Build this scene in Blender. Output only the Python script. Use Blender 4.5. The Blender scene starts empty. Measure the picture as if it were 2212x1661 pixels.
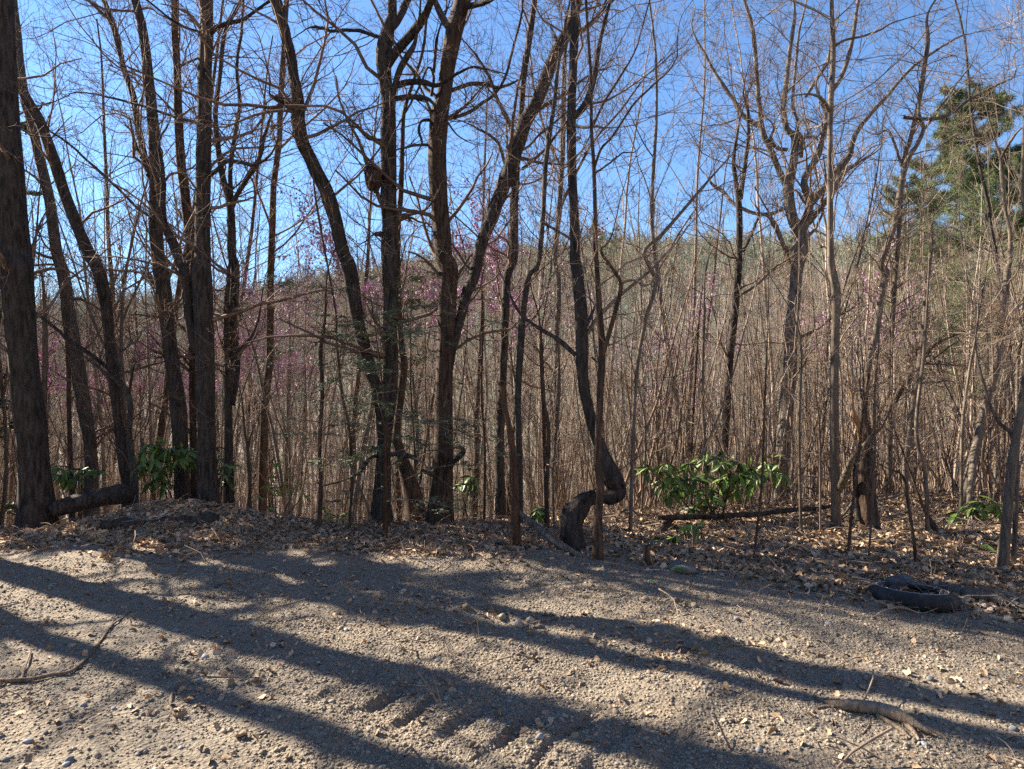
import bpy, math, random
import numpy as np
from mathutils import Vector, Matrix, Euler

rng = np.random.default_rng(11)
random.seed(5)
scene = bpy.context.scene
COL = scene.collection
PI = math.pi

# ------------------------------------------------------------------ camera
CAM_Z = 1.65
F_PX = 1441.0            # focal length in pixels of a 2212 px wide view
cam_d = bpy.data.cameras.new('camera')
cam_d.sensor_width = 36.0
cam_d.lens = 36.0 * F_PX / 2212.0
cam_d.clip_start = 0.05
cam_d.clip_end = 6000
cam = bpy.data.objects.new('camera', cam_d)
cam.location = (0, 0, CAM_Z)
cam.rotation_euler = (PI / 2, 0, 0)
COL.objects.link(cam)
scene.camera = cam

# ------------------------------------------------------------------ world, sun, exposure
SUN_EL = math.radians(32)
SUN_AZ = math.radians(-60.7)          # from +Y towards -X
sdir = Vector((math.sin(SUN_AZ) * math.cos(SUN_EL), math.cos(SUN_AZ) * math.cos(SUN_EL), math.sin(SUN_EL)))
world = bpy.data.worlds.new('World')
scene.world = world
world.use_nodes = True
wn = world.node_tree
sky = wn.nodes.new('ShaderNodeTexSky')
sky.sky_type = 'NISHITA'
sky.sun_disc = False
sky.sun_elevation = SUN_EL
sky.sun_rotation = SUN_AZ
sky.altitude = 300
sky.air_density = 1.1
sky.dust_density = 0.0
sky.ozone_density = 7.0
wn.links.new(sky.outputs[0], wn.nodes['Background'].inputs[0])
wn.nodes['Background'].inputs[1].default_value = 0.06
sun_d = bpy.data.lights.new('sun', 'SUN')
sun_d.energy = 5.0
sun_d.angle = math.radians(0.5)
sun_d.color = (1.0, 0.89, 0.74)
sun = bpy.data.objects.new('sun', sun_d)
sun.rotation_euler = sdir.to_track_quat('Z', 'Y').to_euler()
sun.location = (-20, 12, 20)
COL.objects.link(sun)
vs = scene.view_settings
vs.view_transform = 'Standard'
vs.look = 'None'
vs.gamma = 1
vs.use_curve_mapping = False
vs.exposure = 2.05
cy = scene.cycles
cy.max_bounces = 4
cy.diffuse_bounces = 3
cy.glossy_bounces = 2
cy.use_denoising = False

# ------------------------------------------------------------------ noise and terrain
def _hash(ix, iy, s):
    h = np.sin(ix * 127.1 + iy * 311.7 + s * 74.7) * 43758.5453
    return h - np.floor(h)

def vnoise(x, y, s=0):
    x = np.asarray(x, float); y = np.asarray(y, float)
    ix = np.floor(x); iy = np.floor(y)
    fx = x - ix; fy = y - iy
    fx = fx * fx * (3 - 2 * fx); fy = fy * fy * (3 - 2 * fy)
    a = _hash(ix, iy, s); b = _hash(ix + 1, iy, s); c = _hash(ix, iy + 1, s); d = _hash(ix + 1, iy + 1, s)
    return (a + (b - a) * fx + (c - a) * fy + (a - b - c + d) * fx * fy) * 2 - 1

def sstep(a, b, x):
    t = np.clip((x - a) / (b - a), 0, 1)
    return t * t * (3 - 2 * t)

RIDGE_U = np.array([-800, 0, 250, 350, 500, 600, 700, 1000, 1200, 1300, 1500, 1700, 2000, 2300, 3200])
RIDGE_V = np.array([650, 645, 637, 636, 632, 612, 595, 532, 515, 505, 508, 515, 505, 490, 480])

def hground(x, y):
    x = np.asarray(x, float); y = np.asarray(y, float)
    r = np.hypot(x, y)
    near = 1 - sstep(11, 22, r)
    z = 0.035 * vnoise(x * .55, y * .7, 1) * near
    z = z + near * (0.022 * vnoise(x * 1.9, y * 2.1, 2) + 0.012 * vnoise(x * 5.2, y * 5.6, 3)
                    + 0.006 * vnoise(x * 11, y * 12, 4) + 0.0025 * vnoise(x * 24, y * 26, 5))
    # a line of clods pushed up beside a wheel rut
    q = y + 0.43 * x - 4.72 + 0.12 * vnoise(x * 1.3, y * 0, 8)
    band = np.exp(-(q / 0.13) ** 2) * sstep(-3.2, -1.2, x) * (1 - sstep(1.2, 2.6, x))
    z = z + band * (0.03 + 0.045 * np.maximum(vnoise(x * 6, y * 6, 9), -.3))
    z = z - 0.025 * np.exp(-((q + 0.35) / 0.2) ** 2) * near
    # lug marks of a tractor tyre
    ax, ay = x + 0.15, y - 3.3
    along = ax * 0.88 - ay * 0.475; across = ax * 0.475 + ay * 0.88
    cc = x * 0.85 - y * 0.53 + 0.05 * vnoise(x * 3, y * 3, 14)
    lug = sstep(.1, .95, np.sin(cc * 2 * PI / 0.25)) * np.exp(-(across / 0.3) ** 4) * np.exp(-(along / 0.95) ** 4) * (.7 + .5 * vnoise(x * 4, y * 4, 15))
    z = z - 0.06 * lug
    # litter berm at the edge of the track, earth mound at left
    z = z + 0.05 * np.exp(-((y - 6.3 - .12 * x) / 0.5) ** 2) * sstep(-2.0, 0.5, x) * (1 + .6 * vnoise(x * 3, y * 3, 12))
    z = z + 0.36 * np.exp(-(((x + 3.9) / 1.15) ** 2) - ((y - 7.8) / 0.5) ** 2)
    # edge of the bench, slope, far side
    ye = np.clip(9.3 + 0.25 * x, 8.2, 11.5) + 0.35 * vnoise(x * .3, y * .05, 6)
    d = y - ye
    ds = np.where(d > 4, d, np.log1p(np.exp(np.clip(d, -30, 30) * 2)) / 2)
    z = z - 9.0 * (1 - np.exp(-ds / 17.0)) + 0.5 * vnoise(x * .08, y * .09, 7) * sstep(14, 40, y)
    u = 1106 + F_PX * x / np.maximum(y, 8.0)
    tl = (830.5 - np.interp(u, RIDGE_U, RIDGE_V)) / F_PX
    D = 270.0
    rise = (tl * D - 9.0 + 3.0 * vnoise(x * .012, y * .012, 21))
    front = sstep(10, 60, y)
    z = z + front * rise * sstep(40, D, y) - front * 0.05 * np.maximum(y - D, 0) * (1 - sstep(500, 700, y))
    # a farther ridge behind, lower in the view
    rise2 = (tl * 1000 * 0.93 + 6 * vnoise(x * .006, y * .006, 22))
    z = z + front * sstep(480, 1000, y) * (rise2 - z)
    z = z - front * 0.1 * np.maximum(y - 1000, 0)
    return z

def px(u, v, Y):
    return np.array([(u - 1106.0) / F_PX * Y, Y, CAM_Z - (v - 830.5) / F_PX * Y])

def gpx(u, v, lift=0.0):
    """the point of the near ground seen at pixel u, v"""
    Y = CAM_Z * F_PX / max(v - 830.5, 60)
    for _ in range(4):
        x = (u - 1106) / F_PX * Y
        h = float(hground(x, Y))
        Y = (CAM_Z - h - lift) * F_PX / max(v - 830.5, 60)
    x = (u - 1106) / F_PX * Y
    return np.array([x, Y, float(hground(x, Y)) + lift])

# ------------------------------------------------------------------ mesh helpers
class Geo:
    def __init__(self):
        self.V = []; self.F = []; self.M = []; self.n = 0
    def add(self, V, F, mi=0):
        V = np.asarray(V, float).reshape(-1, 3)
        for f in (F if isinstance(F, list) else [F]):
            f = np.asarray(f, int)
            if len(f):
                self.F.append(f + self.n); self.M.append(np.full(len(f), mi))
        self.V.append(V); self.n += len(V)
    def mesh(self, name, mats, smooth=True):
        me = bpy.data.meshes.new(name)
        V = np.concatenate(self.V)
        me.vertices.add(len(V)); me.vertices.foreach_set('co', V.astype(np.float32).ravel())
        loops = np.concatenate([f.ravel() for f in self.F]).astype(np.int32)
        tot = np.concatenate([np.full(len(f), f.shape[1]) for f in self.F])
        st = np.concatenate([[0], np.cumsum(tot)[:-1]]).astype(np.int32)
        me.loops.add(len(loops)); me.loops.foreach_set('vertex_index', loops)
        me.polygons.add(len(st)); me.polygons.foreach_set('loop_start', st)
        me.polygons.foreach_set('material_index', np.concatenate(self.M).astype(np.int32))
        me.polygons.foreach_set('use_smooth', np.full(len(st), smooth))
        for m in (mats if isinstance(mats, (list, tuple)) else [mats]):
            me.materials.append(m)
        me.update(calc_edges=True)
        return me

def unit(v):
    return v / np.maximum(np.linalg.norm(v, axis=-1, keepdims=True), 1e-9)

def tubes(P, R, S=4, Rn=None, cap=False, ref=None):
    """P (n,k,3) centre lines, R (n,k) radii -> verts, quads.  Rn (n,k,S): radius factors."""
    P = np.asarray(P, float); R = np.asarray(R, float)
    if P.ndim == 2:
        P = P[None]; R = R[None]
    n, k, _ = P.shape
    T = unit(np.gradient(P, axis=1))
    if ref is None:
        md = np.abs(unit(P[:, -1] - P[:, 0]))
        ax = np.argmin(md, axis=1)
        ref = np.eye(3)[ax]
    ref = np.broadcast_to(np.asarray(ref, float), (n, 3))[:, None, :]
    N1 = unit(np.cross(T, ref)); N2 = np.cross(T, N1)
    a = np.arange(S) / S * 2 * PI
    rr = R[:, :, None] * (Rn if Rn is not None else 1.0)
    rr = np.broadcast_to(rr, (n, k, S))
    V = P[:, :, None, :] + rr[..., None] * (np.cos(a)[None, None, :, None] * N1[:, :, None, :] + np.sin(a)[None, None, :, None] * N2[:, :, None, :])
    i = np.arange(n)[:, None, None] * (k * S) + np.arange(k - 1)[None, :, None] * S
    s = np.arange(S)[None, None, :]; s2 = (s + 1) % S
    Fq = np.stack([i + s, i + s2, i + S + s2, i + S + s], -1).reshape(-1, 4)
    V = V.reshape(-1, 3)
    if cap:
        extra = []; tris = []
        for t in range(n):
            for e, idx in ((0, 0), (1, k - 1)):
                c = len(V) + len(extra)
                extra.append(P[t, idx])
                base = t * k * S + idx * S
                for q in range(S):
                    a0, b0 = base + q, base + (q + 1) % S
                    tris.append((a0, c, b0) if e else (b0, c, a0))
        return np.concatenate([V, np.array(extra)]), [Fq, np.array(tris)]
    return V, Fq

def quads(C, A, B, droop=None):
    """leaf quads: centre C, half length A, half width B"""
    V = np.stack([C - A, C + B * 1.0 - A * .05, C + A, C - B * 1.0 - A * .05], 1).reshape(-1, 3)
    return V, np.arange(len(V)).reshape(-1, 4)

def spline(pts, step):
    """Catmull-Rom through rows of pts (any columns), resampled about every step along the first three"""
    pts = np.asarray(pts, float)
    if len(pts) == 2:
        n = max(3, int(np.linalg.norm(pts[1, :3] - pts[0, :3]) / step) + 1)
        t = np.linspace(0, 1, n)[:, None]
        return pts[0] * (1 - t) + pts[1] * t
    Pp = np.vstack([2 * pts[0] - pts[1], pts, 2 * pts[-1] - pts[-2]])
    out = []
    for i in range(1, len(Pp) - 2):
        p0, p1, p2, p3 = Pp[i - 1:i + 3]
        n = max(2, int(np.linalg.norm(p2[:3] - p1[:3]) / step) + 1)
        t = np.linspace(0, 1, n, endpoint=False)[:, None]
        out.append(.5 * (2 * p1 + (p2 - p0) * t + (2 * p0 - 5 * p1 + 4 * p2 - p3) * t ** 2 + (3 * p1 - p0 - 3 * p2 + p3) * t ** 3))
    out.append(pts[-1:])
    o = np.vstack(out)
    o[:, 3] = np.maximum(o[:, 3], pts[:, 3].min() * .9) if o.shape[1] > 3 else o[:, 2]
    return o

def resamp(P, R, k):
    s = np.concatenate([[0], np.cumsum(np.linalg.norm(np.diff(P, axis=0), axis=1))])
    t = np.linspace(0, s[-1], k)
    return np.stack([np.interp(t, s, P[:, j]) for j in range(3)], 1), np.interp(t, s, R), s[-1]

def grow(st, d, L, r0, k, wig=.2, up=.03, taper=.25):
    n = len(L)
    P = np.zeros((n, k, 3)); P[:, 0] = st
    d = unit(d)
    L = np.asarray(L)
    for i in range(1, k):
        d = d + rng.normal(0, wig, (n, 3)); d[:, 2] += up
        d = unit(d)
        P[:, i] = P[:, i - 1] + d * (L / (k - 1))[:, None]
    R = np.asarray(r0)[:, None] * np.linspace(1, taper, k)[None]
    return P, R

def sprout(P, R, m, tlo, thi, ang, angv, Lfac, rfac, rmax=9, Labs=None, rmin=0.0015):
    n, k, _ = P.shape
    par = np.repeat(np.arange(n), m)
    t = rng.uniform(tlo, thi, len(par)) * (k - 1)
    i = np.minimum(t.astype(int), k - 2); f = (t - i)[:, None]
    st = P[par, i] * (1 - f) + P[par, i + 1] * f
    tang = unit(P[par, i + 1] - P[par, i])
    rr = R[par, i] * (1 - f[:, 0]) + R[par, i + 1] * f[:, 0]
    w = rng.normal(0, 1, (len(par), 3)); w -= (w * tang).sum(-1, keepdims=True) * tang; w = unit(w)
    a = rng.normal(ang, angv, len(par))[:, None]
    d = np.cos(a) * tang + np.sin(a) * w
    if Labs is None:
        pl = np.linalg.norm(np.diff(P, axis=1), axis=-1).sum(1)[par]
        L = pl * Lfac * rng.uniform(.45, 1.2, len(par)) * (1.15 - .55 * t / (k - 1))
    else:
        L = rng.uniform(Labs[0], Labs[1], len(par))
    r = np.clip(rr * rfac * rng.uniform(.6, 1.1, len(par)), rmin, rmax)
    return st, d, L, r

# ------------------------------------------------------------------ object helpers
def link(o):
    COL.objects.link(o); return o

def tag(o, label=None, cat=None, group=None, kind=None):
    if label: o['label'] = label
    if cat: o['category'] = cat
    if group: o['group'] = group
    if kind: o['kind'] = kind
    return o

def obj(name, me, parent=None, loc=None):
    o = bpy.data.objects.new(name, me)
    if parent is not None: o.parent = parent
    if loc is not None: o.location = loc
    return link(o)

def thing(name, loc, label, cat, group=None):
    o = bpy.data.objects.new(name, None)
    o.empty_display_size = .2
    o.location = loc
    link(o)
    return tag(o, label, cat, group)

def copy_tree(src, kids):
    r = src.copy(); COL.objects.link(r)
    for ch in kids:
        c = ch.copy(); COL.objects.link(c); c.parent = r
    return r

# ------------------------------------------------------------------ materials
def new_mat(name):
    m = bpy.data.materials.new(name); m.use_nodes = True
    nt = m.node_tree
    b = nt.nodes['Principled BSDF']
    b.inputs['Roughness'].default_value = .9
    b.inputs['Specular IOR Level'].default_value = .25
    return m, nt, b

def nd(nt, t, **kw):
    n = nt.nodes.new(t)
    for k, v in kw.items():
        setattr(n, k, v)
    return n

def noise(nt, vec, scale, detail=4, rough=.6):
    n = nd(nt, 'ShaderNodeTexNoise')
    n.inputs['Scale'].default_value = scale; n.inputs['Detail'].default_value = detail; n.inputs['Roughness'].default_value = rough
    if vec is not None: nt.links.new(vec, n.inputs['Vector'])
    return n.outputs['Fac']

def ramp(nt, fac, stops):
    r = nd(nt, 'ShaderNodeValToRGB')
    e = r.color_ramp.elements
    while len(e) < len(stops): e.new(.5)
    for el, (p, c) in zip(e, stops):
        el.position = p; el.color = (*c, 1)
    nt.links.new(fac, r.inputs[0])
    return r.outputs[0]

def mixc(nt, fac, a, b, mode='MIX'):
    m = nd(nt, 'ShaderNodeMix', data_type='RGBA', blend_type=mode)
    for sock, val in ((m.inputs[0], fac), (m.inputs[6], a), (m.inputs[7], b)):
        if hasattr(val, 'links'): nt.links.new(val, sock)
        elif isinstance(val, (int, float)): sock.default_value = val
        else: sock.default_value = (*val, 1)
    return m.outputs[2]

def bump(nt, b, h, strength, dist):
    n = nd(nt, 'ShaderNodeBump')
    n.inputs['Strength'].default_value = strength; n.inputs['Distance'].default_value = dist
    nt.links.new(h, n.inputs['Height']); nt.links.new(n.outputs[0], b.inputs['Normal'])

def rnd_value(nt, colour, lo=.75, hi=1.25):
    oi = nd(nt, 'ShaderNodeObjectInfo')
    mr = nd(nt, 'ShaderNodeMapRange')
    mr.inputs[3].default_value = lo; mr.inputs[4].default_value = hi
    nt.links.new(oi.outputs['Random'], mr.inputs[0])
    h = nd(nt, 'ShaderNodeHueSaturation')
    nt.links.new(mr.outputs[0], h.inputs['Value']); nt.links.new(colour, h.inputs['Color'])
    return h.outputs[0]

def bark(name, dark, light, sx=28, sz=5, bdist=.02, moss=None, mossamt=.5, lo=.8, hi=1.2):
    m, nt, b = new_mat(name)
    tc = nd(nt, 'ShaderNodeTexCoord')
    mp = nd(nt, 'ShaderNodeMapping'); mp.inputs['Scale'].default_value = (sx, sx, sz)
    nt.links.new(tc.outputs['Object'], mp.inputs[0])
    n1 = noise(nt, mp.outputs[0], 1, 5, .65)
    n2 = noise(nt, tc.outputs['Object'], 1.7, 3)
    c = ramp(nt, n1, [(.36, dark), (.64, light)])
    c = mixc(nt, ramp(nt, n2, [(.35, (0, 0, 0)), (.65, (.55, .55, .55))]), c, mixc(nt, .5, c, tuple(x * .8 for x in light)), 'MIX')
    if moss is not None:
        n3 = noise(nt, tc.outputs['Object'], 3.5, 5, .7)
        c = mixc(nt, ramp(nt, n3, [(mossamt, (0, 0, 0)), (mossamt + .12, (.8, .8, .8))]), c, moss)
    c = rnd_value(nt, c, lo, hi)
    nt.links.new(c, b.inputs['Base Color'])
    bump(nt, b, n1, .9, bdist)
    return m

def plain(name, c1, c2, scale=8, lo=.7, hi=1.3, rough=.9, coords='Object'):
    m, nt, b = new_mat(name)
    b.inputs['Roughness'].default_value = rough
    tc = nd(nt, 'ShaderNodeTexCoord')
    c = ramp(nt, noise(nt, tc.outputs[coords], scale, 3), [(.35, c1), (.65, c2)])
    nt.links.new(rnd_value(nt, c, lo, hi), b.inputs['Base Color'])
    return m

M = {}
M['dark'] = bark('bark_dark', (.010, .008, .007), (.088, .070, .056), moss=(.05, .056, .026), mossamt=.60)
M['brown'] = bark('bark_brown', (.018, .012, .009), (.125, .080, .052), moss=(.055, .06, .028), mossamt=.62)
M['red'] = bark('bark_reddish', (.035, .019, .011), (.13, .07, .04), 34, 5)
M['grey'] = bark('bark_grey', (.03, .026, .022), (.115, .10, .083), 24, 5, .012, moss=(.075, .085, .05), mossamt=.56)
M['pale'] = bark('bark_pale', (.065, .051, .039), (.20, .16, .12), 30, 4, .012, moss=(.10, .10, .055), mossamt=.6)
M['twig'] = plain('twig_bark', (.12, .08, .058), (.24, .168, .122), 6, .75, 1.25)
M['twig_pale'] = plain('twig_bark_pale', (.16, .12, .088), (.29, .22, .165), 6, .75, 1.25)
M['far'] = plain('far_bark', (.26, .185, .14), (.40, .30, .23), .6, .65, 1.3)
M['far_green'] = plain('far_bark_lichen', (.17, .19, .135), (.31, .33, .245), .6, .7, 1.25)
M['sunny'] = bark('bark_light_grey', (.05, .043, .036), (.26, .225, .185), 26, 4, .02, moss=(.09, .11, .06), mossamt=.62)
M['stem_pale'] = plain('sapling_bark', (.26, .20, .15), (.46, .375, .295), 3, .4, 1.3)
M['dead'] = bark('dead_wood', (.10, .072, .05), (.32, .24, .165), 40, 6, .02)
M['greydead'] = bark('weathered_wood', (.06, .053, .046), (.19, .165, .14), 40, 6, .02)
M['orange'] = plain('split_wood', (.32, .15, .06), (.5, .27, .12), 30)
M['leaf'] = plain('evergreen_leaf', (.05, .10, .018), (.14, .20, .04), 14, .55, 1.5, .42)
M['leaf_pale'] = plain('spring_leaf', (.16, .20, .04), (.3, .32, .06), 14, .8, 1.25, .6)
M['yellow'] = plain('yellow_petal', (.5, .42, .03), (.6, .5, .05), 14)
M['needle'] = plain('hemlock_needle', (.085, .115, .06), (.16, .195, .105), 5, .8, 1.2, .6)
M['pine'] = plain('pine_needle', (.09, .13, .045), (.19, .225, .085), .7, .8, 1.2, .6)
M['pink'] = plain('redbud_blossom', (.42, .22, .34), (.60, .40, .54), 4, .8, 1.2, .8)
M['dryleaf'] = plain('dead_leaf', (.34, .22, .128), (.60, .44, .29), 9, .35, 1.35, .8)
M['stone'] = plain('pebble', (.17, .137, .10), (.35, .288, .215), 12, .5, 1.35, .85)
M['bluestone'] = plain('blue_grey_stone', (.16, .17, .18), (.28, .29, .30), 12, .7, 1.3, .8)
M['mossstone'] = bark('mossy_stone', (.10, .095, .085), (.24, .23, .20), 12, 12, .02, moss=(.10, .13, .05), mossamt=.5)
M['brick'] = plain('brick_red', (.38, .17, .11), (.5, .25, .17), 20)

def ground_mat():
    m, nt, b = new_mat('ground_soil')
    tc = nd(nt, 'ShaderNodeTexCoord'); P = tc.outputs['Object']
    at = nd(nt, 'ShaderNodeAttribute', attribute_name='litter')
    af = nd(nt, 'ShaderNodeAttribute', attribute_name='far')
    fine = noise(nt, P, 55, 5, .75); mid = noise(nt, P, 6, 5, .65); big = noise(nt, P, .7, 3)
    vor = nd(nt, 'ShaderNodeTexVoronoi'); vor.inputs['Scale'].default_value = 48
    nt.links.new(P, vor.inputs['Vector'])
    grav = ramp(nt, fine, [(.3, (.10, .080, .058)), (.5, (.215, .176, .13)), (.72, (.33, .275, .21))])
    sep = nd(nt, 'ShaderNodeSeparateColor'); nt.links.new(vor.outputs['Color'], sep.inputs[0])
    grav = mixc(nt, .5, grav, ramp(nt, sep.outputs[0], [(.0, (.12, .096, .07)), (.55, (.235, .192, .142)), (1, (.33, .275, .21))]))
    grav = mixc(nt, ramp(nt, mid, [(.45, (0, 0, 0)), (.7, (.55, .55, .55))]), grav, (.27, .20, .135))
    grav = mixc(nt, ramp(nt, big, [(.4, (0, 0, 0)), (.7, (.4, .4, .4))]), grav, (.22, .205, .17))
    lit = ramp(nt, noise(nt, P, 26, 5, .75), [(.3, (.09, .062, .042)), (.5, (.28, .20, .13)), (.68, (.46, .35, .235))])
    lit = mixc(nt, ramp(nt, mid, [(.4, (0, 0, 0)), (.65, (.6, .6, .6))]), lit, (.22, .155, .10))
    c = mixc(nt, at.outputs['Fac'], grav, lit)
    farc = ramp(nt, noise(nt, P, .35, 6, .7), [(.35, (.16, .125, .095)), (.65, (.29, .235, .18))])
    farg = ramp(nt, noise(nt, P, .16, 6, .75), [(.35, (.11, .115, .08)), (.65, (.21, .21, .15))])
    farc = mixc(nt, ramp(nt, noise(nt, P, .018, 3), [(.4, (0, 0, 0)), (.6, (1, 1, 1))]), farc, farg)
    c = mixc(nt, af.outputs['Fac'], c, farc)
    nt.links.new(c, b.inputs['Base Color'])
    ad = nd(nt, 'ShaderNodeMath', operation='ADD')
    nt.links.new(fine, ad.inputs[0]); nt.links.new(vor.outputs['Distance'], ad.inputs[1])
    bump(nt, b, ad.outputs[0], .8, .02)
    return m

# ------------------------------------------------------------------ ground
def build_ground():
    fr = np.radians(np.linspace(-46, 46, 430))
    rest = np.radians(np.linspace(46, 314, 60))[1:-1]
    az = np.concatenate([fr, rest]); na = len(az)
    r = np.concatenate([np.geomspace(.3, 2.3, 14)[:-1], np.geomspace(2.3, 12, 235)[:-1], np.geomspace(12, 60, 60)[:-1], np.geomspace(60, 2600, 75)])
    rr, aa = np.meshgrid(r, az, indexing='ij')
    x = rr * np.sin(aa); y = rr * np.cos(aa)
    z = hground(x, y)
    V = np.stack([x, y, z], -1).reshape(-1, 3)
    nr = len(r)
    i = np.arange(nr - 1)[:, None] * na; j = np.arange(na)[None]; j2 = (j + 1) % na
    F = np.stack([i + j, i + na + j, i + na + j2, i + j2], -1).reshape(-1, 4)[:, ::-1]
    g = Geo(); g.add(V, F)
    g.add(np.array([[0, 0, float(hground(0, 0))]]), np.stack([np.full(na, 0), j[0] - len(V), j2[0] - len(V)], 1)[:, [0, 2, 1]] if False else np.stack([np.zeros(na, int), j[0] - len(V), j2[0] - len(V)], 1)[:, [0, 2, 1]])
    me = g.mesh('ground', ground_mat())
    lit = litter_at(V[:, 0], V[:, 1]); lit = np.append(lit, 0.0)
    far = np.append(sstep(16, 45, np.hypot(V[:, 0], V[:, 1])), 0.0)
    for nm, arr in (('litter', lit), ('far', far)):
        a = me.attributes.new(nm, 'FLOAT', 'POINT'); a.data.foreach_set('value', arr.astype(np.float32))
    return tag(obj('ground', me), 'gravel track edge giving way to leaf strewn forest floor and wooded hills', kind='structure')

def litter_at(x, y):
    edge = 6.45 - 0.62 * np.clip(x - .2, 0, 4)  + .35 * vnoise(x * .9, y * .9, 31) + .2 * vnoise(x * 3, y * 3, 32)
    return sstep(edge - .35, edge + .45, y)

build_ground()

# ------------------------------------------------------------------ traced trees
REG = {'r0': (0, 0, 1), 'r1': (0, 0, .3473), 'r2': (504.7, 0, .3473), 'r3': (1009.4, 0, .3473), 'r4': (1491, 0, .3473),
       'r5': (0, 576.8, .3906), 'r6': (504.7, 576.8, .3906), 'r7': (1009.4, 576.8, .3906), 'r8': (1491, 576.8, .3906)}

def trace(s):
    """'r5 205,1400,190 190,1100,150 r1 55,1000,140' -> rows u, v, width in the 2212 px frame"""
    out = []; reg = None
    for tok in s.split():
        if tok in REG: reg = REG[tok]; continue
        a = [float(q) for q in tok.split(',')]
        w = a[2] if len(a) > 2 else out[-1][2] / reg[2] * .9
        out.append((reg[0] + a[0] * reg[2], reg[1] + a[1] * reg[2], w * reg[2]))
    return np.array(out)

def to_world(rows, Y0, Y1):
    n = len(rows)
    s = np.concatenate([[0], np.cumsum(np.hypot(np.diff(rows[:, 0]), np.diff(rows[:, 1])))]); s /= max(s[-1], 1)
    Y = Y0 + (Y1 - Y0) * s
    out = np.array([[*px(u, v, y), w / F_PX * y / 2] for (u, v, w), y in zip(rows, Y)])
    return out

def furrows(k, S, amp, seed):
    r = np.random.default_rng(seed)
    a = r.normal(0, 1, (k // 5 + 3, S))
    t = np.linspace(0, k // 5 + 1, k); i = t.astype(int); f = (t - i)[:, None]
    f = f * f * (3 - 2 * f)
    v = a[i] * (1 - f) + a[i + 1] * f
    b = r.normal(0, 1, (k // 12 + 3, max(4, S // 4)))
    b = np.repeat(b, S // max(4, S // 4) + 1, axis=1)[:, :S]
    t2 = np.linspace(0, k // 12 + 1, k); i2 = t2.astype(int); f2 = (t2 - i2)[:, None]
    b = b[i2] * (1 - f2) + b[i2 + 1] * f2
    b = (b + np.roll(b, 1, 1) + np.roll(b, -1, 1) + np.roll(b, 2, 1)) / 4
    return np.clip(1 + amp * v + amp * 1.2 * b, .7, 1.4)

HERO_N = 0
def crown_geo(lines, dens, tw_r, Lr, z_min, g, up=.05, lv3=5):
    """twigs on a list of (P,R) polylines"""
    for P, R, w in lines:
        Q, RQ, L = resamp(P, R, 24)
        t0 = 0.0
        zz = Q[:, 2]
        ok = np.where(zz > z_min)[0]
        if len(ok) == 0: continue
        t0 = ok[0] / 23.0
        m = max(2, int(L * (1 - t0) * dens * w))
        st, d, LL, r = sprout(Q[None], RQ[None], m, t0, 1.0, .95, .3, 1, .35, .03, Labs=Lr, rmin=tw_r * 1.6)
        P1, R1 = grow(st, d, LL, r, 8, .2, up, .3)
        g.add(*tubes(P1, R1, 4))
        st, d, LL, r = sprout(P1, R1, 6, .15, 1, .75, .25, .55, .6, .01, rmin=tw_r * 1.1)
        P2, R2 = grow(st, d, LL, r, 6, .2, up, .45)
        g.add(*tubes(P2, R2, 3))
        st, d, LL, r = sprout(P2, R2, lv3, .2, 1, .7, .25, .55, .7, .006, rmin=tw_r)
        P3, R3 = grow(st, d, LL, r, 4, .22, up, .6)
        g.add(*tubes(P3, R3, 3))

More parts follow.
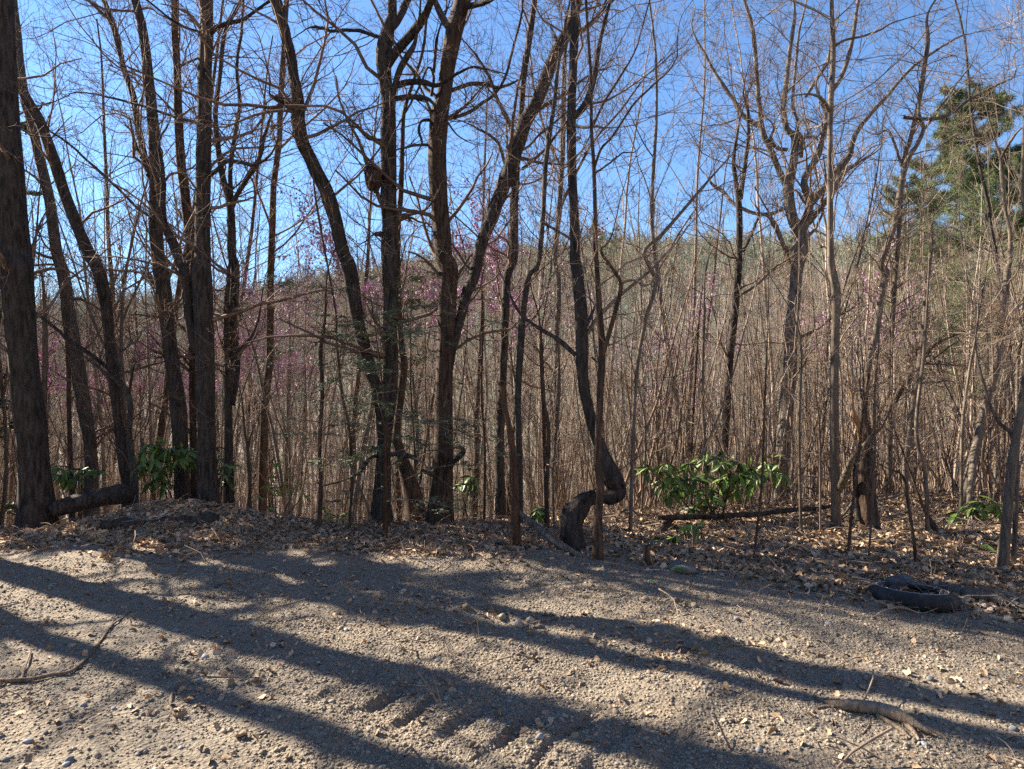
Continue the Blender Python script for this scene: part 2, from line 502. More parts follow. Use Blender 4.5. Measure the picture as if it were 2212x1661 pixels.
def hero(name, label, spec, Y, mat='dark', cat='tree', limbs=(), dY=0.0, ext=5.0, dens=2.6, tw=.0022, Lr=(.6, 2.0), zmin=1.6, flare=1.35,
         amp=.035, S=18, group=None, twm='twig', up=.05, sink=True, lv3=5, top_broken=False):
    global HERO_N
    HERO_N += 1
    rows = trace(spec)
    W = to_world(rows, Y, Y + dY)
    # carry the foot down to the ground it stands in
    gz = float(hground(W[0, 0], W[0, 1]))
    if sink:
        if W[0, 2] > gz - .12:
            W = np.vstack([[W[0, 0], W[0, 1], gz - .15, W[0, 3] * (1.05 if W[0, 2] > gz + .25 else 1.0)], W])
    base = np.array([W[0, 0], W[0, 1], gz])
    if ext > 0 and rows[-1, 1] < 25:
        d = unit(W[-1, :3] - W[-2, :3]); r = W[-1, 3]
        d1 = unit(d + np.array([0, 0, .5]))
        W = np.vstack([W, [*(W[-1, :3] + d * ext * .5), r * .75], [*(W[-1, :3] + d * ext * .5 + d1 * ext * .5), r * .35]])
    elif 'snag' not in name:
        d = unit(W[-1, :3] - W[-2, :3]); r = W[-1, 3] * .7; W[-1, 3] = r
        W = np.vstack([W, [*(W[-1, :3] + unit(d + rng.normal(0, .2, 3)) * .55), r * .5]])
        W = np.vstack([W, [*(W[-1, :3] + unit(d + np.array([0, 0, .3]) + rng.normal(0, .2, 3)) * .55), .002]])
    C = spline(W, max(.06, W[:, 3].max() * .5))
    hz = C[:, 2] - C[0, 2]
    fl = 1 + (flare - 1) * np.exp(-np.maximum(hz - .1, 0) / .16) * (1 if W[0, 2] < gz + .3 else 0)
    P = C[:, :3] - base; R = C[:, 3] * fl
    g = Geo()
    V, F = tubes(P, R, S, furrows(len(P), S, amp, HERO_N)[None], cap=True, ref=(0, 1, .02))
    g.add(V, F)
    t = thing(name, base, label, cat, group)
    obj('trunk', g.mesh(name + '_trunk', M[mat]), t)
    lines = [(P, R, 1.0)]
    for k, lm in enumerate(limbs):
        lab = None; lmat = mat; dz = None; le = ext * .8
        if isinstance(lm, tuple):
            lm, opt = lm
            lmat = opt.get('mat', mat); dz = opt.get('dz'); le = opt.get('ext', le); lab = opt.get('label')
        lr = trace(lm)
        if dz is None: dz = random.uniform(-.9, .9)
        # depth of the limb's root: that of the trunk where it leaves it
        f0 = px(lr[0, 0], lr[0, 1], Y)
        j = np.argmin(np.hypot(C[:, 0] / C[:, 1] - (lr[0, 0] - 1106) / F_PX, (CAM_Z - C[:, 2]) / C[:, 1] - (lr[0, 1] - 830.5) / F_PX))
        LW = to_world(lr, C[j, 1], C[j, 1] + dz)
        if lr[-1, 1] < 25 and le > 0:
            d = unit(LW[-1, :3] - LW[-2, :3]); r = LW[-1, 3]
            LW = np.vstack([LW, [*(LW[-1, :3] + d * le * .5), r * .7], [*(LW[-1, :3] + unit(d + np.array([0, 0, .3])) * le), r * .3]])
        elif not (isinstance(lm, tuple) and ('label' in opt or opt.get('mat') or lr[-1, 2] > 7)):
            d = unit(LW[-1, :3] - LW[-2, :3]); r = LW[-1, 3] * .8; le2 = random.uniform(.5, 1.0)
            LW[-1, 3] = r
            LW = np.vstack([LW, [*(LW[-1, :3] + unit(d + rng.normal(0, .25, 3)) * le2 * .6), r * .5]])
            LW = np.vstack([LW, [*(LW[-1, :3] + unit(d + np.array([0, 0, .2]) + rng.normal(0, .3, 3)) * le2 * .6), .002]])
        LC = spline(LW, max(.05, LW[:, 3].max() * .6))
        wob = np.cumsum(rng.normal(0, .012, (len(LC), 3)), 0); wob *= np.linspace(0, 1, len(LC))[:, None]; wob[:, 0] *= .4; wob[:, 2] *= .4
        LP = LC[:, :3] - base + wob; LR = LC[:, 3]
        g = Geo(); s_ = 12 if LR.max() > .04 else 8
        V, F = tubes(LP, LR, s_, furrows(len(LP), s_, amp * 1.3, HERO_N * 31 + k)[None], cap=True)
        g.add(V, F)
        o = obj('limb', g.mesh(name + '_limb', M[lmat]), t)
        if lab: o['label'] = lab
        lines.append((LP, LR, 1.3))
    if dens > 0:
        g = Geo()
        crown_geo(lines, dens, tw, Lr, zmin, g, up, lv3)
        if g.n: obj('crown', g.mesh(name + '_crown', M[twm]), t)
    return t, lines, base

H = {}
H['A'] = hero('bare_tree', 'thickest dark trunk at the left edge with a bark wound near its foot',
     'r5 205,1395,190 190,1100,150 165,800,150 125,500,138 84,0,165 r1 80,1550,178 58,1000,142 30,400,125 15,0,120', 8.35, dens=1.6, flare=1.25, amp=.03)
hero('bare_tree', 'pale slender trunk just right of the thick dark trunk at left edge',
     'r5 505,1250,75 500,1000,65 468,800,70 430,550,72 385,300,72 355,60,62 r1 350,1550,64 310,1250,62 250,1000,58 190,750,52 135,500,50 105,200,45 85,0,40', 12.5, 'grey', dens=2.2)
hero('leaning_tree', 'dark thin tree bending up and left behind the fallen log at left',
     'r5 712,1235,68 690,1100,62 660,850,60 630,600,60 605,400,56 585,200,60 545,20,66 r1 545,1560,72 470,1380,68 400,1200,64 330,980,62 250,760,58 180,640,55 95,480,48 20,330,40', 10.2, dens=2.4,
     limbs=['r5 600,560,25 540,510,22 470,460,22 390,410,22 340,360,20 250,290,18 190,240,15',
            'r1 225,690,20 255,670,14 270,640,12'])
hero('forked_sapling', 'mossy thin forked stem beside the bent dark tree at left',
     'r5 745,1320,42 740,1140,38 715,930,32 722,780,30 700,680,26 655,640,22 610,600,18', 10.0, 'grey', ext=0, dens=2.5, zmin=.8,
     limbs=['r5 745,1150,28 775,1080,24 790,1010,18', 'r5 715,700,18 725,600,14 735,520,10'])
hero('bare_tree', 'dark curving tree left of the thick straight trunk with a long limb rising left',
     'r5 1010,1300,80 998,1000,80 985,780,84 955,550,76 930,350,75 900,100,80 885,0,80 r1 985,1600,78 970,1400,80 965,1100,72 955,800,65 930,550,60 910,350,57 880,150,54 840,0,50', 9.6, dens=2.6,
     limbs=['r1 930,1090,45 895,960,42 860,800,40 820,580,38 760,400,36 715,180,34 650,0,30',
            'r1 745,340,26 690,140,26 620,70,22 555,5,20',
            'r1 880,980,24 840,900,24 800,780,20 770,680,14',
            'r1 925,1340,18 850,1290,18 760,1200,16 620,1070,16 540,1000,14 440,910,14 300,810,12'])
hero('bare_tree', 'straight grey brown tree standing partly hidden between two thicker left trunks',
     'r5 1085,1200,66 1085,900,66 1080,500,66 1075,200,64 1068,0,62 r1 1195,1620,62 1180,1450,62 1150,1200,60 1125,1000,54 1110,700,50 1100,400,45 1090,200,45 1090,0,42', 10.4, 'brown', dens=2.6)
hero('bare_tree', 'thick straight ridged trunk right of the left rhododendron',
     'r5 1152,1360,120 1142,1000,102 1135,700,100 1132,450,100 1125,200,104 1116,0,100 r1 1262,1600,92 1262,1300,90 1265,1000,88 1270,700,84 1275,400,80 1285,200,78 1285,0,72', 8.7, 'dark', dens=2.2, flare=1.2,
     limbs=['r5 1092,480,60 1064,370,54 1040,220,54 1028,50,56 r1 1055,1470,56 1008,1340,42 1005,1050,28 985,850,20',
            'r1 1300,1090,30 1350,1060,28 1430,1000,24 1580,1025,24 1700,990,18 1750,930,12',
            'r1 1300,220,28 1350,170,28 1430,140,26 1520,120,24 1620,50,18',
            'r1 1240,760,20 1130,740,20 1000,700,18 880,660,16 720,620,14 500,580,10',
            'r1 1250,200,16 1150,170,16 1050,110,14 940,20,12'])
hero('bare_tree', 'slim dark tree forking into two upright stems right of the thick straight trunk',
     'r5 1272,1390,52 1264,1000,46 1262,700,44 1275,450,50 1292,200,50 1300,0,50 r1 1440,1580,52 1440,1400,50 1428,1250,48 1385,1100,38 1355,900,34 1340,700,30 1370,450,25 1400,200,22 1500,0,18', 9.4, dens=2.6,
     limbs=['r1 1440,1265,30 1432,1050,28 1465,800,25 1485,640,22 1465,400,20 1490,200,18 1500,10,14',
            'r1 1440,1265,28 1530,1130,28 1620,980,26 1650,850,22 1740,670,16',
            'r5 1268,700,30 1258,400,30 1262,150,28 1270,0,24',
            'r5 1285,760,35 1305,600,38 1310,500,36 1300,350,30', 'r5 1310,500,26 1345,440,24 1390,380,18 1430,260,12'])
# the two-stemmed tree: knobby stem with a leaning stem beside it
t, ln, kb = hero('two_stemmed_tree', 'knobby dark tree with a burl whose second stem leans far to the left',
     'r6 818,1400,112 820,1200,88 830,1000,78 838,900,72 862,740,78 868,550,80 865,350,84 870,150,84 r2 970,1600,106 970,1400,104 965,1200,102 965,1000,98 962,800,94 958,600,86 940,480,80 928,340,92 955,200,86 985,100,66 985,0,60', 8.2, dens=2.0, flare=1.3, amp=.05,
     limbs=[('r6 832,1000,62 825,820,74 800,690,60 760,580,60 722,430,72 690,300,73 665,150,82 640,0,88 r2 680,1570,88 640,1400,85 590,1220,84 520,1080,82 450,920,78 410,780,76 398,640,78 380,520,62 345,350,66 300,150,68 260,0,66', dict(dz=-.5, label='smooth dark stem leaning left')),
            ('r2 400,690,74 360,655,70 310,632,52 265,612,34 240,598,22 222,582,14', dict(dz=-.7, label='broken stub pointing left')),
            ('r2 945,410,64 1000,335,58 1060,262,58 1130,180,56 1190,90,52 1225,0,48', dict(dz=-.5)),
            ('r2 985,610,40 1022,470,42 1065,375,42 1110,300,38 1140,210,26', dict(dz=-.3)),
            ('r2 1005,535,40 1080,512,38 1180,512,34 1280,530,30', dict(dz=-.2)),
            ('r2 990,615,34 1100,602,34 1180,612,30 1245,650,22', dict(dz=-.1)),
            ('r2 950,240,26 880,222,25 780,188,24 680,180,22 600,185,20 560,165,18 480,150,16 435,158,10', dict(dz=.3)),
            ('r2 960,200,46 1010,140,48 1050,70,44 1080,0,42', dict(dz=.5)),
            ('r2 915,870,18 840,860,18 780,800,14 720,780,10', dict(dz=-.6)),
            ('r2 925,1460,34 890,1455,26 865,1460,14', dict(dz=-.3)),
            ('r6 800,1050,28 870,1035,26 950,1040,24 1010,1065,22 1040,1085,14', dict(dz=-.5, mat='grey')),
            ('r6 800,1040,22 750,1060,20 710,1120,24 685,1150,16', dict(dz=-.7))])
# burl on the knobby stem
def blob(rx, ry, rz, seed, amp=.25, n=14, m=20):
    r = np.random.default_rng(seed)
    th = np.linspace(.02, PI - .02, n)[:, None]; ph = np.linspace(0, 2 * PI, m, endpoint=False)[None]
    nn = 1 + amp * (np.sin(ph * 2 + r.uniform(0, 6)) * np.sin(th * 2 + r.uniform(0, 6)) * .6 + np.sin(ph * 5 + r.uniform(0, 6)) * np.sin(th * 4 + r.uniform(0, 6)) * .35) + r.normal(0, amp * .12, (n, m))
    V = np.stack([rx * nn * np.sin(th) * np.cos(ph), ry * nn * np.sin(th) * np.sin(ph), rz * nn * np.cos(th) * np.ones_like(ph)], -1).reshape(-1, 3)
    i = np.arange(n - 1)[:, None] * m; j = np.arange(m)[None]; j2 = (j + 1) % m
    F = np.stack([i + j, i + m + j, i + m + j2, i + j2], -1).reshape(-1, 4)
    return V, F
g = Geo(); V, F = blob(.115, .11, .14, 3, .3, 18, 26)
V[:, 2] += .05 * (V[:, 0] < 0) * -V[:, 0] * 6
g.add(V + (px(504.7 + 868 * .3473, 1115 * .3473, 8.1) - kb), F)
o = obj('burl', g.mesh('burl', M['brown']), t); o['label'] = 'rough brown burl on the left side'

hero('forked_tree', 'tall reddish brown ridged tree with a big limb leaning off to the right',
     'r6 1140,1395,150 1155,1180,116 1160,1000,108 1165,800,96 1166,600,95 1175,400,100 1183,200,108 1190,0,110 r2 1312,1600,108 1300,1450,112 1285,1300,108 1272,1100,118 1270,900,116 1282,700,112 1308,600,92 1330,420,94 1360,250,106 1390,120,106 1425,0,96', 8.3, 'brown', dens=2.0, flare=1.2, amp=.045,
     limbs=[('r6 1185,560,60 1205,470,52 1225,400,52 1250,300,52 1288,150,58 1325,60,62 r2 1540,1530,76 1600,1380,84 1660,1220,88 1720,1080,92 1770,930,94 1830,770,86 1900,650,82 1990,430,78 2045,320,76 r3 660,190,60 710,60,58 730,0,56', dict(dz=.6, mat='dark', label='big dark limb leaning right')),
            ('r2 1345,180,50 1290,95,44 1245,0,40', dict(dz=.5, mat='dark')),
            ('r2 1430,45,40 1500,30,34 1560,15,30 1605,2,22', dict(dz=-.4, mat='dark', ext=0)),
            ('r2 1330,570,30 1380,555,28 1480,522,28 1580,522,26 1640,542,24 1720,525,18 1800,480,12', dict(dz=.5)),
            ('r2 1340,735,26 1400,722,24 1480,690,22 1550,640,22 1620,590,20 1690,480,18 1740,300,16 1790,100,14 1800,0,12', dict(dz=.6)),
            ('r2 1215,745,22 1165,755,18 1150,820,18 1170,900,14', dict(dz=-.4)),
            ('r6 1185,1105,54 1215,1072,44 1250,1050,36 1270,1030,26 1255,1012,20 1225,1018,12', dict(dz=-.5, mat='dark', label='curled dead stub on the right near the ground')),
            ('r6 1110,1145,34 1070,1140,24 1035,1128,16', dict(dz=-.4, mat='dark')),
            ('r2 1215,900,20 1120,905,18 1060,925,16 1010,940,12', dict(dz=-.2)),
            ('r2 1245,450,20 1255,330,20 1265,250,20 1280,200,16', dict(dz=-.3)), ('r2 1230,600,18 1245,480,18 1210,420,14 1150,560,14 1090,680,14 1040,780,12', dict(dz=-.5))])
hero('bare_tree', 'squat dark trunk tapering into a thin stem between the knobby and reddish trees',
     'r6 1005,1330,112 965,1160,90 930,1050,62 903,930,44 922,720,44 942,550,40 925,400,34 915,200,30 r2 1020,1500,34 1040,1200,32 1050,900,28 1060,700,24 1120,500,20 1180,300,18 1210,0,16', 9.2, 'brown', dens=2.5)
hero('bare_tree', 'slim dark tree standing right of the reddish forked tree',
     'r6 1478,1400,62 1474,1200,56 1470,1000,52 1478,800,46 1490,550,45 1500,300,45 1515,50,45 r2 1740,1600,58 1742,1300,56 1752,1100,50 r3 320,900,34 335,700,34 352,480,34 392,200,38 420,0,32', 9.6, 'dark', dens=2.8,
     limbs=['r3 335,900,22 280,800,22 200,640,20 150,500,18 80,380,14 0,280,10', 'r3 310,1240,30 230,1010,22 180,880,18 60,800,14 0,770,10',
            'r3 345,1050,22 470,940,20 560,830,16 640,740,14'])
# crooked tree
hero('crooked_tree', 'crooked tree with an elbow bent trunk nearest to the gravel track',
     'r7 590,1595,128 583,1500,116 572,1430,122 586,1372,128 622,1325,112 655,1288,92 700,1277,66 745,1272,62 790,1272,78 830,1248,84 836,1220,74 812,1180,96 775,1110,92 735,1000,66 695,880,60 662,750,58 642,600,62 636,450,68 630,300,70 620,150,66 605,0,62 r3 670,1620,64 670,1500,64 665,1300,62 655,1100,60 650,900,58 650,700,55 660,400,50 670,200,52 668,0,46', 6.55, 'dark', dens=2.0, flare=1.1, amp=.085, dY=.5,
     limbs=['r3 655,735,46 735,650,42 790,480,32 830,250,24 900,0,20',
            ('r3 640,768,16 690,785,18 740,790,18 800,782,16 862,785,12', dict(mat='pale', label='pale broken branch end', dz=-.4)),
            'r7 600,485,28 500,400,24 380,330,20 290,250,18 240,150,14',
            'r7 655,320,24 680,270,20 695,200,12', 'r7 690,500,14 720,520,10',
            ('r7 845,1225,40 865,1210,26 860,1190,14', dict(dz=-.1)), ('r7 640,1315,64 662,1268,44 690,1245,26 708,1232,12', dict(dz=-.1, label='ragged dead stub on the bend'))])
hero('slim_tree', 'slim straight stem rising in front of the crooked tree',
     'r7 724,1645,54 722,1400,48 735,1250,40 722,1050,44 726,900,38 735,700,40 745,450,40 732,250,32 716,0,26 r3 797,1500,26 795,1300,25 785,1000,23 772,800,20 770,500,19 750,200,18 738,0,16', 6.15, 'brown', dens=2.8, tw=.0018, Lr=(.5, 1.6),
     limbs=['r7 752,470,26 795,330,26 830,200,22 850,80,18 r3 830,1560,16 880,1480,12', 'r3 785,1060,16 830,930,16 900,850,14 980,720,14 1050,620,12 1150,520,12 1300,350,10', 'r3 775,800,14 850,640,14 950,480,12 1050,300,10 1120,60,8', 'r3 790,1080,14 880,1020,12 960,960,10 1040,945,8', ('r7 835,185,16 848,105,14 885,78,14 935,75,13 960,102,13 1008,98,13 1050,45,12 1085,-20,9', dict(mat='dead', dz=-.3, label='pale sunlit curving branch'))])
hero('dead_snag', 'reddish dead stem with a shredded pale top beside the crooked tree',
     'r7 268,1575,58 264,1300,46 258,1100,46 238,920,36 212,790,28 200,700,34 197,640,40', 6.65, 'red', dens=.8, ext=0, zmin=.5, Lr=(.2, .5), lv3=2)
hero('bare_tree', 'greenish slim stem directly behind the reddish dead snag',
     'r7 295,1490,28 292,1200,30 285,900,34 280,700,38 295,450,40 310,250,36 340,50,32 r3 440,1640,32 470,1350,30 490,1000,28 540,650,26 560,450,22 600,200,16 640,0,12', 8.0, 'grey', dens=2.8,
     limbs=['r3 460,1380,18 570,1440,16 640,1480,14 700,1540,10'])
# right-hand tree with the spreading crown
hero('spreading_tree', 'broad tree with pale sunlit side and a wide spreading crown of twisted limbs',
     'r8 505,1335,86 505,1150,76 518,950,82 535,750,76 552,550,72 558,350,68 578,150,66 590,0,66 r4 690,1560,84 690,1450,92 640,1370,70 615,1250,64 612,1150,62 635,1050,52 648,960,48 648,850,44 600,800,38 580,660,34 600,500,30 622,300,25 650,100,20 645,0,16', 11.0, 'sunny', dens=2.0, flare=1.15, Lr=(.5, 1.8), tw=.0024, up=.0,
     limbs=['r4 600,1150,50 560,1080,38 500,930,36 452,830,34 430,700,30 412,500,26 396,250,24 370,130,22 335,0,18',
            'r4 700,1430,62 735,1330,54 735,1230,46 708,1130,42 740,1050,40 790,970,36 820,850,32 845,720,28 780,520,14 r4 850,380,20 870,280,14',
            'r4 440,790,32 335,725,28 250,600,24 150,470,20 70,330,16 0,190,12',
            'r4 740,1280,44 830,1170,42 930,1045,44 990,960,36 1030,830,30 1110,720,26 1220,600,25 1300,500,22 1410,390,20 1500,330,16 1640,240,12 1790,180,8',
            'r4 740,1385,36 850,1240,34 940,1095,36 975,1050,34 1015,1030,26 1080,985,16',
            'r4 600,1290,26 500,1330,26 400,1330,22 320,1300,22 250,1255,22 200,1190,24 140,1150,22',
            'r4 680,780,20 640,650,20 655,420,18 680,200,16 720,20,12',
            'r4 720,600,20 780,500,22 840,400,20 870,330,14', 'r4 600,930,26 540,920,22 500,860,20 520,790,14 480,730,10', 'r4 650,900,24 700,860,20 770,855,16 800,880,10', 'r4 690,980,24 690,860,24 660,800,20 700,740,14 760,760,10',
            'r4 700,1450,30 610,1560,26 530,1420,24 490,1350,20'])
hero('pale_sapling', 'straight pale tan young tree in front of the spreading tree crown',
     'r8 806,1485,46 806,1300,48 800,1000,48 796,700,46 800,400,42 806,150,45 780,0,42 r4 872,1550,36 870,1300,36 870,1000,34 870,800,30 878,560,34 888,350,30 884,150,28 880,0,24', 7.55, 'pale', dens=2.4, twm='twig_pale', tw=.002, Lr=(.5, 1.7),
     limbs=['r4 885,560,30 938,480,28 980,370,28 1000,290,26 1030,150,24 1055,0,20', 'r4 862,750,14 790,785,12 700,800,10', 'r4 865,690,24 840,640,22 800,605,18 720,590,12 600,620,8',
            'r4 880,300,18 960,250,16 1060,230,14 1180,190,12 1280,140,10', 'r8 815,1250,34 850,1180,40 880,1100,40 900,1050,32'])
hero('tree_snag', 'broken reddish brown stump of a tree with torn orange wood at its top',
     'r8 985,1485,84 975,1300,66 966,1100,60 964,960,50 962,850,30 972,700,26 986,590,18', 7.3, 'brown', ext=0, dens=1.6, zmin=.7, Lr=(.4, 1.2), flare=1.15, amp=.09, lv3=3,
     limbs=[('r8 1030,1480,56 1012,1300,44 1002,1100,40 1000,980,26', dict(mat='dark', dz=.2)), ('r8 925,1400,30 918,1200,32 922,1080,30 935,960,24 955,880,14', dict(mat='dark', dz=.3)),
            ('r8 945,960,30 930,870,34 915,830,40 905,800,20', dict(mat='orange', dz=-.15, label='torn orange splinter'))])
hero('leaning_tree', 'mossy thin tree with an upright fork leaning right of the reddish broken snag',
     'r8 1100,1290,36 1100,1000,34 1105,850,30 1105,700,28 1112,400,26 1130,100,26 r4 1290,1560,24 1310,1250,24 1330,1000,24 1365,880,26 1400,740,26 1430,600,26 1455,420,26 1478,260,24 1480,80,18', 10.2, 'pale', dens=11, Lr=(.25, .8), ext=1, lv3=4,
     limbs=['r8 1100,800,30 1160,690,30 1235,570,34 1310,480,26 1400,405,14', 'r8 1250,570,22 1320,520,18 1440,430,10'])
hero('bare_tree', 'pale bent tree curving up to the right behind the reddish snag',
     'r8 950,820,30 985,560,32 1030,350,34 1058,150,36 1085,30,36 r4 1190,1640,32 1270,1400,36 1312,1150,36 1350,1000,32 1410,900,26 1450,800,24 1420,700,18 1410,600,12', 9.8, 'pale', dens=2.6, twm='twig_pale', ext=0,
     limbs=['r4 1450,810,18 1540,690,16 1640,560,14 1740,440,12', 'r4 1330,1080,16 1230,830,14 1130,850,10', 'r4 1330,730,22 1420,738,22 1540,735,20 1650,690,20 1760,610,18 1900,540,14 2040,460,12'])
hero('leaning_tree', 'pale tree leaning to the right above the right hand rhododendron',
     'r8 1510,1320,42 1552,1120,46 1590,950,46 1622,800,42 1682,600,38 1712,400,36 1738,200,34 1755,0,32 r4 1985,1640,28 1990,1450,24 1960,1300,20 1940,1100,24 1930,980,20 1890,850,16', 9.0, 'pale', dens=2.8, twm='twig_pale', ext=0,
     limbs=['r8 1605,850,30 1560,1100,36 1530,1310,32', 'r4 1935,980,18 1990,880,16 2060,800,12'])
hero('bare_tree', 'mossy yellowish trunk near the right edge leaning slightly right',
     'r8 1728,1645,54 1752,1350,48 1778,1100,44 1802,950,40 1832,780,34 1850,600,30 1870,300,26 1890,0,24 r4 2068,1200,20 2080,700,16 2090,0,14', 6.0, 'pale', dens=2.0, twm='twig_pale', Lr=(.4, 1.4))
hero('bare_tree', 'slim dark tree forking low in the sky left of the spreading tree',
     'r8 180,1330,40 190,1000,38 205,750,40 220,500,38 242,300,40 268,0,38 r4 305,1550,38 305,1300,38 285,1150,28 270,1000,24 290,850,18 320,700,12', 10.4, 'dark', dens=3.2, ext=0,
     limbs=['r4 312,1240,30 345,1020,28 370,860,24 372,700,18 350,560,12', 'r4 330,1560,22 400,1420,20 440,1320,16'])
hero('sunlit_sapling', 'pale slanting sapling reaching up right over the gap beside the crooked tree',
     'r7 905,1350,20 915,1000,22 935,600,22 985,300,22 1040,90,22 r3 1100,1570,24 1200,1470,22 1340,1310,20 1450,1180,18 1600,1010,12', 7.6, 'pale', ext=0, dens=3.2, twm='twig_pale', tw=.0018, Lr=(.3, 1.2), zmin=.6)
hero('bare_tree', 'tall slender tree with many upswept branches left of the crooked tree',
     'r7 500,1380,30 490,900,32 495,500,32 505,100,30 r3 545,1600,30 570,1300,30 590,1000,32 596,700,32 600,500,30 610,300,26 650,120,20 660,0,16', 13.0, 'grey', dens=4.0, up=.12, tw=.003, Lr=(.8, 2.6),
     limbs=['r3 590,1050,18 500,880,18 450,720,16 400,520,14 380,340,10', 'r3 575,1300,20 690,1050,18 800,860,16 950,700,14 1100,500,10'])

# trees just off to the left whose trunks throw the long shadows over the track
def plain_tree(x, y, hgt, r, lean, label, mat='dark'):
    z = float(hground(x, y))
    k = 40
    t_ = np.linspace(0, 1, k)
    P = np.stack([lean[0] * t_ + .06 * np.sin(t_ * 7 + x), lean[1] * t_ + .06 * np.cos(t_ * 5), -.2 + t_ * hgt], 1)
    R = r * (1 - .6 * t_) * (1 + .35 * np.exp(-t_ * hgt / .25))
    global HERO_N
    HERO_N += 1
    g = Geo(); g.add(*tubes(P, R, 16, furrows(k, 16, .035, HERO_N)[None], cap=True, ref=(0, 1, 0)))
    t = thing('bare_tree', (x, y, z), label, 'tree', 'trees beside the left edge of the clearing')
    obj('trunk', g.mesh('side_trunk', M[mat]), t)
    g = Geo(); crown_geo([(P, R, 1.0)], 3.2, .0035, (.8, 2.6), 2.0, g)
    obj('crown', g.mesh('side_crown', M['twig']), t)
plain_tree(-7.7, 8.56, 15, .15, (.3, .2), 'dark bare tree beside the left edge of the clearing')
plain_tree(-7.6, 7.6, 15, .23, (-.3, .2), 'dark bare tree beside the left edge of the clearing')
plain_tree(-8.3, 7.35, 13, .13, (.2, -.3), 'dark bare tree beside the left edge of the clearing')

# ------------------------------------------------------------------ thin stems along the edge of the track
STEMS = [
 ('r8 614,1500,18 602,900,18 612,450,16 560,250,10', 7.2, 'pale'), ('r8 720,1500,12 715,900,12 690,600,8', 7.3, 'twig'), ('r8 345,1661,12 395,1200,14 410,800,12 430,300,8', 6.2, 'brown'),
 ('r8 985,1640,12 1020,1100,14 1022,700,12 1040,300,8', 6.3, 'pale'), ('r8 1252,1640,20 1205,1300,18 1170,1150,16 1085,1110,10', 6.1, 'brown'), ('r8 1315,1555,26 1310,1350,24 1300,1150,22 1250,900,20 1290,500,18 1310,200,14', 7.0, 'pale'),
 ('r8 1395,1545,34 1345,1430,34 1290,1330,24', 7.0, 'brown'), ('r8 1790,1600,24 1800,1000,26 1700,850,20 1640,700,16 1580,420,12', 6.1, 'pale'), ('r8 1500,1340,18 1505,900,18 1540,600,14 1590,300,12', 8.2, 'pale'),
 ('r6 474,1445,28 482,1200,22 476,1000,20 490,700,22 482,460,22 505,300,14 525,0,10', 7.6, 'brown'), ('r6 838,1490,28 840,1200,24 842,900,18', 7.15, 'red'), ('r6 640,1465,14 652,1200,14 640,900,14 600,700,13 570,400,12 560,220,10 r2 520,1300,14 480,1000,8', 7.5, 'brown'),
 ('r6 90,1435,20 88,1100,18 60,900,14 40,700,10', 8.0, 'brown'), ('r6 1385,1420,16 1388,1000,16 1370,700,14 1380,300,10', 8.2, 'brown'), ('r6 1735,1470,24 1732,1200,22 1742,900,22 1708,700,18 1700,400,14', 7.6, 'brown'),
 ('r7 440,1465,24 435,1200,22 425,900,22 418,600,18 400,300,14', 7.7, 'red'), ('r7 480,1440,14 475,1100,14 510,700,14 500,300,12', 8.0, 'pale'), ('r5 1378,1440,16 1380,1200,18 1372,1000,14 1420,850,10', 8.0, 'brown'),
 ('r5 395,1250,24 385,900,24 380,600,22 370,400,18 360,100,14', 11.5, 'brown'), ('r5 250,1200,26 245,800,28 250,400,26 240,100,22', 12.5, 'pale'), ('r8 870,1640,18 890,1400,18 935,1000,16 960,700,12', 6.35, 'brown'), ('r8 1195,1330,34 1190,1100,34 1215,900,36 1250,650,40 1290,400,36 1310,100,30', 9.5, 'pale'),
 ('r6 780,1480,12 730,1300,14 660,1150,12 630,1000,10', 7.4, 'twig'), ('r7 965,1350,14 985,1000,14 975,800,12 900,500,10', 8.8, 'pale'), ('r7 1310,1440,16 1320,1100,16 1300,700,18 1310,300,16 1320,0,12', 9.2, 'pale'), ('r7 1240,1380,14 1240,1000,16 1262,600,14 1290,200,12', 9.6, 'brown'),
]
STEM_LABELS = [
 'thin pale sapling just right of the spreading tree, bending left at its top', 'very thin twig like sapling between the spreading tree and pale young tree', 'thin brown sapling before the right rhododendron, slanting right', 'pale thin sapling crossing in front of the reddish broken snag',
 'thin brown sapling bowing left over the old tyre', 'pale short trunk left of the dark slanting stem at right', 'dark slanting stem between the snag and the right rhododendron', 'thin kinked sapling beside the mossy trunk at the right edge', 'pale thin sapling left of the leaning pale tree',
 'brown sapling with a kinked top left of the knobby tree', 'reddish thin stem right in front of the knobby tree foot', 'very thin brown sapling curving left, nearest the knobby tree', 'brown thin sapling in the thicket right of the forked slim tree', 'thin brown sapling right of the forked reddish tree',
 'brown sapling midway between the reddish snag and the crooked tree', 'reddish sapling standing just behind the crooked tree elbow on its left', 'pale very thin sapling beside the reddish one left of the crooked tree', 'thin brown sapling nearest the narrow rhododendron by the thick straight trunk', 'brown straight sapling behind the dark rhododendron at far left',
 'pale straight sapling behind the thickest trunk at left', 'thin brown sapling left of the reddish broken snag', 'pale thin tree behind the snag, right of the mossy leaning fork', 'thin slanting twig like sapling left of the knobby tree foot', 'pale thin sapling behind the left part of the widest rhododendron',
 'pale thin sapling behind the right part of the widest rhododendron', 'thin brown sapling behind the middle of the widest rhododendron']
assert len(STEM_LABELS) == len(STEMS)
for (sp, Y, mt), slab in zip(STEMS, STEM_LABELS):
    hero('thin_sapling', slab, sp, Y, mt, ext=0, dens=4.6, tw=.0016, Lr=(.25, 1.0), zmin=.45, S=8, flare=1.05, amp=.02,
         group='thin young stems along the edge of the clearing', twm='twig_pale' if mt == 'pale' else 'twig', lv3=4)

